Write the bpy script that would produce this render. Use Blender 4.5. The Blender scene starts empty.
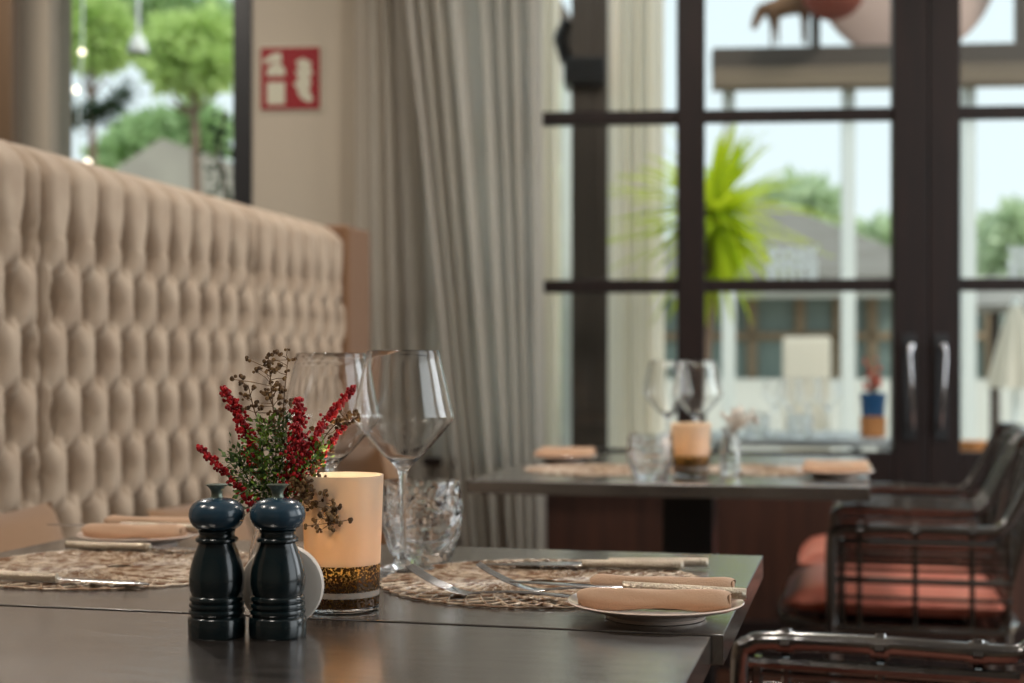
import bpy, math, random
from mathutils import Vector, Matrix, noise
PI = math.pi
rnd = random.Random(7)
sc = bpy.context.scene
col = sc.collection

# ------------------------------------------------------------------ camera
YAW = math.atan2(345, 1450)
cs, sn = math.cos(YAW), math.sin(YAW)
EYE = 0.98
cd = bpy.data.cameras.new('camera'); cam = bpy.data.objects.new('camera', cd); col.objects.link(cam)
cam.location = (0, 0, EYE); cam.rotation_euler = (PI/2, 0, YAW)
cd.sensor_width = 36; cd.lens = 1450/1024*36
cd.shift_y = (368-341.5)/1024
cd.clip_start = 0.05; cd.clip_end = 300
cd.dof.use_dof = True; cd.dof.focus_distance = 1.35; cd.dof.aperture_fstop = 4.4
sc.camera = cam
# ------------------------------------------------------------------ view
sc.view_settings.view_transform = 'Standard'; sc.view_settings.look = 'None'
sc.view_settings.gamma = 1; sc.view_settings.use_curve_mapping = False
sc.view_settings.exposure = 0.28
sc.cycles.use_denoising = True
sc.cycles.max_bounces = 16; sc.cycles.transmission_bounces = 14; sc.cycles.transparent_max_bounces = 16
sc.cycles.diffuse_bounces = 4; sc.cycles.glossy_bounces = 5
sc.cycles.sample_clamp_indirect = 4.0
sc.cycles.caustics_reflective = False; sc.cycles.caustics_refractive = False

def lin(c):
    c /= 255
    return c/12.92 if c <= .04045 else ((c+.055)/1.055)**2.4
def rgb(r, g, b): return (lin(r), lin(g), lin(b), 1)

# ------------------------------------------------------------------ world: bright overcast sky, bluer higher up
w = bpy.data.worlds.new('sky'); sc.world = w; w.use_nodes = True
nt = w.node_tree; nt.nodes.clear()
out = nt.nodes.new('ShaderNodeOutputWorld'); bg = nt.nodes.new('ShaderNodeBackground')
tc = nt.nodes.new('ShaderNodeTexCoord'); sp = nt.nodes.new('ShaderNodeSeparateXYZ')
ramp = nt.nodes.new('ShaderNodeValToRGB'); cn = nt.nodes.new('ShaderNodeTexNoise'); mx = nt.nodes.new('ShaderNodeMixRGB')
ramp.color_ramp.elements[0].position = 0.0; ramp.color_ramp.elements[0].color = rgb(226, 234, 236)
ramp.color_ramp.elements[1].position = 0.5; ramp.color_ramp.elements[1].color = rgb(206, 222, 228)
e = ramp.color_ramp.elements.new(0.12); e.color = rgb(212, 224, 228)
cn.inputs['Scale'].default_value = 3.0; cn.inputs['Detail'].default_value = 3
mx.blend_type = 'OVERLAY'; mx.inputs[0].default_value = 0.10
nt.links.new(tc.outputs['Generated'], sp.inputs[0]); nt.links.new(sp.outputs['Z'], ramp.inputs[0])
nt.links.new(tc.outputs['Generated'], cn.inputs['Vector'])
nt.links.new(ramp.outputs[0], mx.inputs[1]); nt.links.new(cn.outputs[0], mx.inputs[2])
nt.links.new(mx.outputs[0], bg.inputs[0]); bg.inputs[1].default_value = 1.2
nt.links.new(bg.outputs[0], out.inputs[0])

def light(name, kind, loc, rot=(0, 0, 0), energy=10, color=(1, 1, 1), **k):
    d = bpy.data.lights.new(name, kind); o = bpy.data.objects.new(name, d); col.objects.link(o)
    o.location = loc; o.rotation_euler = rot; d.energy = energy; d.color = color
    for a, b in k.items(): setattr(d, a, b)
    return o
# soft sun through thin cloud
light('sun', 'SUN', (0, 0, 20), Vector((-.66, .36, -.66)).to_track_quat('-Z', 'Y').to_euler(), 2.4, (1, .95, .86), angle=math.radians(12))
# fill lamps added before the right-hand wall's tall windows, stronger than their daylight
light('daylight_fill_near', 'AREA', (2.55, 1.2, 1.6), (0, PI/2, 0), 17, (.93, .97, 1), shape='RECTANGLE', size=1.9, size_y=1.7)
light('daylight_fill_far', 'AREA', (2.55, 3.4, 1.6), (0, PI/2, 0), 31, (.93, .97, 1), shape='RECTANGLE', size=1.9, size_y=1.5)

# ------------------------------------------------------------------ helpers
def P(px, py, Y):
    """point seen at that place of the photo on a plane parallel to the end wall (in the end wall's own frame)"""
    u = (px-512)/1450; t = Y/(c2+s2*u)
    return Vector((t*(-s2+c2*u), Y, EYE+(368-py)/1450*t))
SKEW = math.radians(8.8)           # the end wall is not square to the banquette and tables
c2, s2 = math.cos(YAW-SKEW), math.sin(YAW-SKEW)
def swing(before, skip=()):
    """turn what was built since `before` in the end wall's frame into the room's frame"""
    Rz = Matrix.Rotation(SKEW, 4, 'Z')
    for o in list(col.objects):
        if o in before or o.parent or o.name in skip: continue
        o.location = Rz @ o.location; o.rotation_euler.z += SKEW
def PZ(px, py, z=0.75):
    t = 1450*(EYE-z)/(py-368); u = (px-512)/1450
    return Vector((t*(-sn+cs*u), t*(cs+sn*u), z))

class MB:
    def __init__(s): s.v = []; s.f = []
    def add(s, vs, fs):
        n = len(s.v); s.v += [tuple(v) for v in vs]; s.f += [tuple(i+n for i in f) for f in fs]
    def box(s, x0, x1, y0, y1, z0, z1):
        s.add([(x0,y0,z0),(x1,y0,z0),(x1,y1,z0),(x0,y1,z0),(x0,y0,z1),(x1,y0,z1),(x1,y1,z1),(x0,y1,z1)],
              [(0,3,2,1),(4,5,6,7),(0,1,5,4),(1,2,6,5),(2,3,7,6),(3,0,4,7)])
    def tube(s, pts, r, n=8, cap=True):
        pts = [Vector(p) for p in pts]; m = len(pts)
        rs = r if isinstance(r, (list, tuple)) else [r]*m
        up = None; rings = []
        for i, p in enumerate(pts):
            d = (pts[min(i+1, m-1)]-pts[max(i-1, 0)]).normalized()
            if up is None:
                up = Vector((0, 0, 1)) if abs(d.z) < .9 else Vector((1, 0, 0))
            a = up-d*up.dot(d)
            if a.length < 1e-6: a = d.orthogonal()
            a.normalize(); up = a; b = d.cross(a)
            rings.append([p+a*math.cos(2*PI*k/n)*rs[i]+b*math.sin(2*PI*k/n)*rs[i] for k in range(n)])
        vs = [v for q in rings for v in q]
        fs = [(i*n+k, i*n+(k+1) % n, (i+1)*n+(k+1) % n, (i+1)*n+k) for i in range(m-1) for k in range(n)]
        if cap: fs += [tuple(range(n-1, -1, -1)), tuple((m-1)*n+k for k in range(n))]
        s.add(vs, fs)
    def lathe(s, prof, c=(0, 0, 0), n=48, rf=None):
        vs = []; fs = []; m = len(prof)
        for i, (r, z) in enumerate(prof):
            for k in range(n):
                a = 2*PI*k/n; rr = r if rf is None else rf(r, z, a, i)
                vs.append((c[0]+rr*math.cos(a), c[1]+rr*math.sin(a), c[2]+z))
        for i in range(m-1):
            for k in range(n): fs.append((i*n+k, i*n+(k+1) % n, (i+1)*n+(k+1) % n, (i+1)*n+k))
        fs += [tuple(range(n-1, -1, -1)), tuple((m-1)*n+k for k in range(n))]
        s.add(vs, fs)
    def grid(s, nu, nv, fn, closed_u=False):
        vs = [fn(i/(nu if closed_u else nu-1), j/(nv-1)) for j in range(nv) for i in range(nu)]
        fs = []
        for j in range(nv-1):
            for i in range(nu if closed_u else nu-1):
                k = (i+1) % nu
                fs.append((j*nu+i, j*nu+k, (j+1)*nu+k, (j+1)*nu+i))
        s.add(vs, fs)
    def ball(s, c, r, n=6, m=4, sz=1):
        c = Vector(c); vs = [c+Vector((0, 0, -r*sz))]
        for j in range(1, m):
            a = -PI/2+PI*j/m
            vs += [c+Vector((r*math.cos(a)*math.cos(2*PI*k/n), r*math.cos(a)*math.sin(2*PI*k/n), r*sz*math.sin(a))) for k in range(n)]
        vs.append(c+Vector((0, 0, r*sz))); fs = []
        for k in range(n):
            fs.append((0, 1+(k+1) % n, 1+k)); t = 1+(m-2)*n; fs.append((t+k, t+(k+1) % n, len(vs)-1))
            for j in range(m-2): fs.append((1+j*n+k, 1+j*n+(k+1) % n, 1+(j+1)*n+(k+1) % n, 1+(j+1)*n+k))
        s.add(vs, fs)
    def leaf(s, c, d, nrm, L, W):
        c = Vector(c); d = d.normalized(); b = d.cross(nrm)
        if b.length < 1e-5: b = d.orthogonal()
        b.normalize(); u = b.cross(d)
        s.add([c, c+d*L*.5+b*W/2+u*L*.06, c+d*L, c+d*L*.5-b*W/2+u*L*.06], [(0, 1, 2, 3)])
    def prism(s, outline, y0, y1):
        """outline of (x, z) extruded along y"""
        n = len(outline)
        s.add([(x, y0, z) for x, z in outline]+[(x, y1, z) for x, z in outline],
              [tuple(range(n)), tuple(range(2*n-1, n-1, -1))]+[(i, n+i, n+(i+1) % n, (i+1) % n) for i in range(n)])
    def build(s, name, mat=None, parent=None, smooth=True, bevel=0, loc=None):
        me = bpy.data.meshes.new(name); me.from_pydata(s.v, [], s.f); me.update()
        o = bpy.data.objects.new(name, me); col.objects.link(o)
        if mat: me.materials.append(mat)
        if smooth:
            me.polygons.foreach_set('use_smooth', [True]*len(me.polygons))
            if bevel == 0:
                try: me.set_sharp_from_angle(angle=math.radians(42))
                except Exception: pass
        if bevel:
            b = o.modifiers.new('edge', 'BEVEL'); b.width = bevel; b.segments = 2; b.limit_method = 'ANGLE'
            me.polygons.foreach_set('use_smooth', [False]*len(me.polygons))
        if parent: o.parent = parent
        if loc: o.location = loc
        return o
def tag(o, label=None, cat=None, group=None, kind=None):
    if label: o['label'] = label
    if cat: o['category'] = cat
    if group: o['group'] = group
    if kind: o['kind'] = kind
    return o
def empty(name, loc, label, cat, group=None, rz=0):
    o = bpy.data.objects.new(name, None); col.objects.link(o); o.location = loc; o.rotation_euler = (0, 0, rz)
    o.empty_display_size = .05
    return tag(o, label, cat, group)
def copy_tree(o, parent=None):
    c = o.copy(); col.objects.link(c)
    if parent: c.parent = parent
    for ch in list(o.children): copy_tree(ch, c)
    return c
def struct(o): return tag(o, kind='structure')
def bezier(pts, n=6):
    """Catmull-Rom through pts"""
    pts = [Vector(p) for p in pts]; o = []
    q = [pts[0]*2-pts[1]]+pts+[pts[-1]*2-pts[-2]]
    for i in range(1, len(q)-2):
        for k in range(n):
            t = k/n; a, b, c, d = q[i-1:i+3]
            o.append(.5*((2*b)+(c-a)*t+(2*a-5*b+4*c-d)*t*t+(3*b-a-3*c+d)*t**3))
    o.append(pts[-1]); return o

# ------------------------------------------------------------------ materials
def mat(name, c, rough=.6, metal=0, spec=.5, bump=None, var=None, sheen=0, coat=0, trans=0, ior=1.45, emit=None, es=0):
    m = bpy.data.materials.new(name); m.use_nodes = True; t = m.node_tree; b = t.nodes['Principled BSDF']
    b.inputs['Base Color'].default_value = c; b.inputs['Roughness'].default_value = rough; b.inputs['Metallic'].default_value = metal
    b.inputs['Specular IOR Level'].default_value = spec; b.inputs['IOR'].default_value = ior
    b.inputs['Sheen Weight'].default_value = sheen; b.inputs['Coat Weight'].default_value = coat
    b.inputs['Transmission Weight'].default_value = trans
    if emit: b.inputs['Emission Color'].default_value = emit; b.inputs['Emission Strength'].default_value = es
    tcn = t.nodes.new('ShaderNodeTexCoord')
    if var:   # (second colour, scale, (sx,sy,sz), lo, hi)
        c2, scale, st, lo, hi = var
        mp = t.nodes.new('ShaderNodeMapping'); mp.inputs['Scale'].default_value = st
        n = t.nodes.new('ShaderNodeTexNoise'); n.inputs['Scale'].default_value = scale; n.inputs['Detail'].default_value = 5
        r = t.nodes.new('ShaderNodeValToRGB'); r.color_ramp.elements[0].position = lo; r.color_ramp.elements[1].position = hi
        r.color_ramp.elements[0].color = c; r.color_ramp.elements[1].color = c2
        t.links.new(tcn.outputs['Object'], mp.inputs[0]); t.links.new(mp.outputs[0], n.inputs['Vector'])
        t.links.new(n.outputs[0], r.inputs[0]); t.links.new(r.outputs[0], b.inputs['Base Color'])
    if bump and name == 'dark_table_wood':
        mp = t.nodes.new('ShaderNodeMapping'); mp.inputs['Scale'].default_value = (1.2, 22, 1)
        n = t.nodes.new('ShaderNodeTexNoise'); n.inputs['Scale'].default_value = 9; n.inputs['Detail'].default_value = 6
        mr = t.nodes.new('ShaderNodeMapRange'); mr.inputs[1].default_value = .3; mr.inputs[2].default_value = .7; mr.inputs[3].default_value = .12; mr.inputs[4].default_value = .27
        bp = t.nodes.new('ShaderNodeBump'); bp.inputs['Strength'].default_value = .18; bp.inputs['Distance'].default_value = .0005
        t.links.new(tcn.outputs['Object'], mp.inputs[0]); t.links.new(mp.outputs[0], n.inputs['Vector']); t.links.new(n.outputs[0], mr.inputs[0])
        t.links.new(mr.outputs[0], b.inputs['Coat Roughness']); t.links.new(n.outputs[0], bp.inputs['Height']); t.links.new(bp.outputs[0], b.inputs['Coat Normal'])
    if bump:  # (scale, strength, (sx,sy,sz))
        scale, strg, st = bump
        mp = t.nodes.new('ShaderNodeMapping'); mp.inputs['Scale'].default_value = st
        n = t.nodes.new('ShaderNodeTexNoise'); n.inputs['Scale'].default_value = scale; n.inputs['Detail'].default_value = 4
        bp = t.nodes.new('ShaderNodeBump'); bp.inputs['Strength'].default_value = strg; bp.inputs['Distance'].default_value = .002
        t.links.new(tcn.outputs['Object'], mp.inputs[0]); t.links.new(mp.outputs[0], n.inputs['Vector'])
        t.links.new(n.outputs[0], bp.inputs['Height']); t.links.new(bp.outputs[0], b.inputs['Normal'])
    return m
def translucent(name, c, c2=None, mixf=.5, bump=None, tr=0):
    m = bpy.data.materials.new(name); m.use_nodes = True; t = m.node_tree; t.nodes.clear()
    o = t.nodes.new('ShaderNodeOutputMaterial'); d = t.nodes.new('ShaderNodeBsdfDiffuse'); l = t.nodes.new('ShaderNodeBsdfTranslucent')
    mx = t.nodes.new('ShaderNodeMixShader'); mx.inputs[0].default_value = mixf
    d.inputs[0].default_value = c; l.inputs[0].default_value = c2 or c
    t.links.new(d.outputs[0], mx.inputs[1]); t.links.new(l.outputs[0], mx.inputs[2]); last = mx
    if tr:
        tp = t.nodes.new('ShaderNodeBsdfTransparent'); m2 = t.nodes.new('ShaderNodeMixShader'); m2.inputs[0].default_value = tr
        t.links.new(mx.outputs[0], m2.inputs[1]); t.links.new(tp.outputs[0], m2.inputs[2]); last = m2
    t.links.new(last.outputs[0], o.inputs[0])
    return m
def pane_glass():
    m = bpy.data.materials.new('window_glass'); m.use_nodes = True; t = m.node_tree; t.nodes.clear()
    o = t.nodes.new('ShaderNodeOutputMaterial'); a = t.nodes.new('ShaderNodeBsdfTransparent'); g = t.nodes.new('ShaderNodeBsdfGlossy')
    a.inputs[0].default_value = (.97, .985, .98, 1); g.inputs['Roughness'].default_value = .02
    fr = t.nodes.new('ShaderNodeFresnel'); fr.inputs[0].default_value = 1.35; mx = t.nodes.new('ShaderNodeMixShader')
    t.links.new(fr.outputs[0], mx.inputs[0]); t.links.new(a.outputs[0], mx.inputs[1]); t.links.new(g.outputs[0], mx.inputs[2])
    t.links.new(mx.outputs[0], o.inputs[0]); return m
def glass(name, c=(1, 1, 1, 1), ior=1.47, rough=0):
    m = bpy.data.materials.new(name); m.use_nodes = True; t = m.node_tree; t.nodes.clear()
    o = t.nodes.new('ShaderNodeOutputMaterial'); g = t.nodes.new('ShaderNodeBsdfGlass')
    g.inputs[0].default_value = c; g.inputs['Roughness'].default_value = rough; g.inputs['IOR'].default_value = ior
    t.links.new(g.outputs[0], o.inputs[0]); return m

M = {}
M['velvet'] = mat('beige_velvet', rgb(184, 166, 146), .85, sheen=.1, bump=(260, .25, (1, 1, 1)), var=(rgb(168, 148, 128), 14, (1, 1, 1), .35, .7))
M['velvet_brown'] = mat('brown_suede', rgb(120, 84, 54), .85, sheen=.3, bump=(200, .25, (1, 1, 1)))
M['cushion_tan'] = mat('tan_cushion', rgb(146, 112, 82), .9, sheen=.3, bump=(300, .3, (1, 1, 1)))
M['wall'] = mat('beige_plaster', rgb(176, 166, 150), .9, bump=(90, .15, (1, 1, 1)))
M['ceiling'] = mat('ceiling_white', rgb(205, 198, 188), .9)
M['floor'] = mat('dark_floor_boards', rgb(58, 36, 26), .45, var=(rgb(86, 54, 38), 5, (1, 9, 1), .35, .7), bump=(9, .3, (1, 12, 1)))
M['frame'] = mat('dark_stained_frame', rgb(24, 16, 15), .5, spec=.3, var=(rgb(36, 23, 20), 8, (6, 6, .6), .3, .75), bump=(60, .2, (3, 3, .3)))
M['frame_black'] = mat('black_frame', rgb(28, 29, 31), .4, bump=(60, .1, (1, 1, 1)))
M['panel'] = mat('mahogany_panel', rgb(50, 32, 25), .42, var=(rgb(74, 45, 34), 7, (5, 5, .5), .3, .75), bump=(50, .2, (3, 3, .3)))
M['table'] = mat('dark_table_wood', rgb(38, 32, 29), .26, spec=1.0, coat=1, var=(rgb(60, 53, 48), 11, (.9, 12, 1), .35, .75), bump=(24, .35, (.5, 14, 1)))
for n_ in ('table',): M[n_].node_tree.nodes['Principled BSDF'].inputs['Coat Roughness'].default_value = .17; M[n_].node_tree.nodes['Principled BSDF'].inputs['Coat IOR'].default_value = 2.6
M['table_black'] = mat('black_pedestal', rgb(20, 20, 22), .35, bump=(60, .1, (1, 1, 1)))
M['curtain'] = translucent('linen_curtain', rgb(184, 179, 170), rgb(234, 232, 226), .6)
M['drape_out'] = translucent('sheer_drape', rgb(232, 225, 212), rgb(240, 235, 225), .5)
M['pane'] = pane_glass()
M['glass'] = glass('clear_crystal')
M['glass_cut'] = glass('cut_crystal', ior=1.5)
M['steel'] = mat('polished_steel', rgb(205, 205, 208), .16, 1)
M['steel_ornate'] = mat('chased_steel', rgb(186, 174, 156), .28, 1, bump=(420, .9, (1, 1, 1)))
M['mill'] = mat('blue_green_lacquer', rgb(9, 22, 26), .22, spec=.5, coat=.3, var=(rgb(18, 36, 40), 30, (1, 1, 3), .3, .8), bump=(70, .06, (1, 1, 1)))
M['mill_head'] = mat('slate_blue_lacquer', rgb(42, 66, 82), .24, spec=.5, coat=.3, var=(rgb(28, 50, 64), 30, (1, 1, 3), .3, .8))
M['mill_top'] = mat('green_brass', rgb(112, 122, 110), .3, .6)
M['white_ceramic'] = mat('matt_ceramic', rgb(226, 216, 204), .5, bump=(60, .05, (1, 1, 1)))
M['plate'] = mat('glazed_plate', rgb(238, 218, 204), .16, coat=.4)
M['napkin'] = mat('peach_linen', rgb(192, 158, 130), .92, sheen=.2, bump=(520, .35, (1, 1, 1)))
M['mat'] = mat('woven_vinyl', rgb(222, 202, 178), .24, spec=.8, var=(rgb(140, 106, 80), 60, (1, 1, 1), .42, .6), bump=(300, .4, (1, 1, 1)))
M['rattan'] = mat('black_rattan', rgb(22, 19, 18), .2, spec=.8, coat=1, var=(rgb(70, 60, 46), 22, (1, 6, 6), .5, .8), bump=(90, .3, (1, 5, 5)))
M['rattan'].node_tree.nodes['Principled BSDF'].inputs['Coat IOR'].default_value = 2.0
M['salmon'] = mat('salmon_leather', rgb(208, 132, 112), .5, bump=(120, .2, (1, 1, 1)), var=(rgb(200, 108, 88), 9, (1, 1, 1), .35, .7))
M['red'] = mat('sign_red', rgb(132, 8, 20), .6, bump=(80, .05, (1, 1, 1)))
M['cream'] = mat('sign_cream', rgb(188, 186, 166), .6, bump=(80, .05, (1, 1, 1)))
M['white_paint'] = mat('white_paint', rgb(226, 232, 230), .5, bump=(50, .1, (1, 1, 1)))
M['berry'] = mat('red_blossom', rgb(200, 26, 34), .55, var=(rgb(140, 16, 24), 160, (1, 1, 1), .4, .6))
M['redstem'] = mat('maroon_stem', rgb(92, 34, 34), .7, bump=(200, .2, (1, 1, 1)))
M['leaf_dark'] = mat('deep_green_leaf', rgb(48, 76, 44), .55, var=(rgb(104, 130, 50), 120, (1, 1, 1), .4, .7))
M['leaf_lime'] = mat('green_leaf', rgb(112, 142, 40), .55, var=(rgb(60, 92, 36), 120, (1, 1, 1), .4, .7))
M['dried'] = mat('dried_seed', rgb(128, 98, 60), .8, var=(rgb(84, 62, 42), 140, (1, 1, 1), .4, .6))
M['yucca'] = translucent('yucca_leaf', rgb(160, 188, 44), rgb(222, 232, 56), .55)
M['tree_leaf'] = translucent('tree_leaf', rgb(160, 186, 142), rgb(190, 216, 152), .45)
M['tree_lime'] = translucent('tree_leaf_lime', rgb(186, 208, 138), rgb(210, 230, 150), .45)
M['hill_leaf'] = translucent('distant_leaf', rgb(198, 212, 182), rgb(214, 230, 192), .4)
M['pine'] = translucent('pine_needle', rgb(52, 74, 52), rgb(62, 88, 60), .3)
M['bark'] = mat('bark', rgb(112, 92, 78), .9, bump=(30, .6, (1, 1, .3)))
M['thatch'] = mat('grey_roof', rgb(158, 156, 152), .9, var=(rgb(138, 136, 130), 3, (1, 1, 8), .35, .7), bump=(40, .6, (4, 4, 1)))
M['beam'] = mat('weathered_beam', rgb(104, 90, 76), .7, var=(rgb(128, 112, 92), 3, (.4, 6, 6), .35, .7), bump=(30, .4, (.3, 6, 6)))
M['dark_post'] = mat('dark_post', rgb(70, 60, 52), .6, bump=(30, .4, (5, 5, .3)))
M['terrace'] = mat('terrace_stone', rgb(168, 162, 150), .8, bump=(6, .4, (1, 1, 1)), var=(rgb(150, 144, 134), 2, (1, 1, 1), .3, .7))
M['pav_wall'] = mat('pale_render', rgb(214, 214, 206), .85, bump=(40, .2, (1, 1, 1)))
M['pav_glass'] = mat('tinted_pane', rgb(128, 144, 138), .3, bump=(3, .05, (1, 1, 1)))
M['pav_wood'] = mat('pavilion_wood', rgb(142, 122, 98), .7, bump=(20, .3, (1, 1, 6)))
M['pav_wood2'] = mat('brown_timber', rgb(92, 72, 52), .6, bump=(20, .3, (6, 6, .5)))
M['disc_pink'] = mat('pale_clay', rgb(196, 168, 156), .7, bump=(20, .2, (1, 1, 1)))
M['clay_red'] = mat('red_clay', rgb(128, 56, 40), .6, bump=(30, .2, (1, 1, 1)))
M['carved'] = mat('carved_wood', rgb(128, 92, 62), .6, var=(rgb(84, 58, 42), 6, (1, 1, 1), .35, .7), bump=(30, .3, (1, 1, 1)))
M['terracotta'] = mat('terracotta', rgb(206, 138, 84), .7, bump=(60, .2, (1, 1, 1)))
M['blue_pot'] = mat('blue_glaze', rgb(42, 92, 142), .35, bump=(60, .1, (1, 1, 1)))
M['pink_flower'] = mat('coral_flower', rgb(222, 118, 98), .7, bump=(60, .1, (1, 1, 1)))
M['out_top'] = mat('pale_tabletop', rgb(206, 210, 214), .3, bump=(20, .1, (1, 1, 1)))
M['bulb'] = mat('glowing_bulb', rgb(255, 240, 220), .4, emit=(1, .86, .66, 1), es=3)
M['fill_warm'] = mat('fill_diffuser', rgb(255, 240, 220), .5, emit=(1, .8, .58, 1), es=14)
M['letter'] = translucent('white_vinyl', rgb(240, 244, 242), rgb(254, 255, 254), .9)
M['wax'] = mat('candle_wax', rgb(246, 226, 190), .5)
M['wax'].node_tree.nodes['Principled BSDF'].inputs['Subsurface Weight'].default_value = .6
M['flame'] = mat('flame', (1, .6, .2, 1), .5, emit=(1, .56, .16, 1), es=40)

# ------------------------------------------------------------------ the room
before = set(col.objects)
YW = 4.75          # inner face of the end wall
ZC = 2.75
mb = MB(); mb.box(-4.5, 2.9, -2.7, YW+.45, -.1, 0); struct(mb.build('floor', M['floor'], smooth=False))
mb = MB(); mb.box(-4.5, 2.9, -2.7, YW+.6, ZC, ZC+.1); struct(mb.build('ceiling', M['ceiling'], smooth=False))
mb = MB(); mb.box(-4.6, -4.5, -2.7, YW+.2, 0, ZC); struct(mb.build('wall_left', M['wall'], smooth=False))
def X(px, Y=YW): return P(px, 368, Y).x
WX0, WX1 = P(72, 368, YW+.2).x, X(252)                 # garden window left
SX0, SX1 = X(415), X(692)                # fixed window behind the curtain
DX1 = X(960)+.72                               # right jamb of the double door
zs = .71                                 # sill height
mb = MB()
mb.box(-4.5, WX0, YW, YW+.2, 0, ZC); mb.box(WX0, WX1, YW, YW+.2, 0, .95); mb.box(WX0, WX1, YW, YW+.2, 2.5, ZC)
mb.box(WX1, SX0, YW, YW+.2, 0, ZC); mb.box(SX0, DX1, YW, YW+.2, 2.45, ZC); mb.box(DX1, 3.45, YW, YW+.2, 0, ZC)
struct(mb.build('wall_back', M['wall'], smooth=False))
mb = MB(); mb.box(SX0, X(677)-.01, YW+.02, YW+.16, 0, zs-.03); struct(mb.build('wall_below_window', M['panel'], smooth=False))
# right wall with two tall window openings, wall behind the camera
mb = MB()
for a, b in ((-2.7, .2), (2.2, 2.55), (4.25, YW+.4)): mb.box(2.7, 2.9, a, b, 0, ZC)
for a, b in ((.2, 2.2), (2.55, 4.25)): mb.box(2.7, 2.9, a, b, 0, .55); mb.box(2.7, 2.9, a, b, 2.55, ZC)
struct(mb.build('wall_right', M['wall'], smooth=False))
mb = MB(); mb.box(-4.5, 2.7, -2.7, -2.5, 0, ZC)
struct(mb.build('wall_front', M['wall'], smooth=False))
mb = MB(); mb.box(X(-30, 4.45), X(18, 4.45), 4.40, 4.47, 0, ZC); struct(mb.build('trim_1', M['pav_wood2'], bevel=.004))

# garden window: black frame on its right side
wn = empty('window_1', (WX0, YW, .95), 'garden window with black frame', 'window'); del wn['category']; struct(wn)
def part(mb, name, m, parent, **k):
    o = mb.build(name, m, parent, **k); o.location = -parent.location if not k.get('loc') else o.location
    return o
mb = MB(); mb.box(WX1-.062, WX1, YW-.01, YW+.12, .95, 2.5); mb.box(WX0, WX1-.062, YW+.05, YW+.12, .95, .99); mb.box(WX0, WX1-.062, YW+.05, YW+.12, 2.46, 2.5)
part(mb, 'window_frame', M['frame_black'], wn, smooth=False)
mb = MB(); mb.box(WX0, WX1-.062, YW+.08, YW+.086, .99, 2.46); part(mb, 'pane', M['pane'], wn, smooth=False)

# fixed window behind the curtain
ZB = [1.248, 1.80, 2.35]    # glazing-bar heights
wn = empty('window_2', (SX0, YW, zs), 'x', 'y'); del wn['category']; del wn['label']; struct(wn)
SXr = X(677)
mb = MB(); mb.box(SX0, SX0+.06, YW-.02, YW+.07, zs, 2.45); mb.box(SX0+.06, SXr, YW-.02, YW+.07, zs-.04, zs+.005); mb.box(SX0+.06, SXr, YW-.02, YW+.07, 2.39, 2.45)
for z in ZB[:2]: mb.box(SX0+.06, SXr, YW, YW+.05, z-.021, z+.021)
part(mb, 'window_frame', M['frame'], wn, bevel=.004)
mb = MB(); mb.box(SX0+.06, SXr, YW+.02, YW+.026, zs, 2.4); part(mb, 'pane', M['pane'], wn, smooth=False)
mb = MB(); mb.box(SX0-.03, SXr, YW-.09, YW-.0, zs-.045, zs-.02); part(mb, 'window_sill', M['frame'], wn, bevel=.004)

# glazed double door
def door(n, x0, x1, stl, strr, hx):
    d = empty('door_%d' % n, (x0, YW, 0), 'x', 'y'); del d['category']; del d['label']; struct(d)
    mb = MB()
    mb.box(x0, x0+stl, YW-.01, YW+.05, 0, 2.42); mb.box(x1-strr, x1, YW-.01, YW+.05, 0, 2.42)
    a, b = x0+stl, x1-strr
    mb.box(a, b, YW-.008, YW+.048, zs-.11, zs); mb.box(a, b, YW-.008, YW+.048, 0, .16); mb.box(a, b, YW-.008, YW+.048, 2.36, 2.42)
    for z in ZB[:2]: mb.box(a, b, YW, YW+.04, z-.020, z+.020)
    part(mb, 'door_frame', M['frame'], d, bevel=.004)
    mb = MB(); mb.box(a, b, YW+.012, YW+.03, .16, zs-.11); part(mb, 'lower_panel', M['panel'], d, smooth=False)
    for lo, hi in ((zs, ZB[0]-.017), (ZB[0]+.017, ZB[1]-.017), (ZB[1]+.017, 2.36)):
        mb = MB(); mb.box(a, b, YW+.018, YW+.024, lo, hi); part(mb, 'pane', M['pane'], d, smooth=False)
    mb = MB(); z0, z1 = .79, 1.05
    mb.box(hx-.022, hx+.022, YW-.018, YW-.01, z0-.04, z1+.04); part(mb, 'escutcheon', M['frame_black'], d, bevel=.002)
    mb = MB(); sx = .006 if n == 1 else -.006
    mb.tube([(hx, YW-.018, z1-.01), (hx, YW-.055, z1), (hx-sx, YW-.06, z1-.02), (hx+sx, YW-.06, z0+.02), (hx+sx, YW-.05, z0), (hx+sx, YW-.018, z0+.01)], [.006, .010, .006, .005, .005, .005], 10)
    part(mb, 'door_handle', M['steel'], d)
door(1, SXr, X(927.5), X(705)-SXr, X(927.5)-X(893), X(908))
door(2, X(928.5), DX1, X(960)-X(928.5), .09, X(940))

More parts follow.
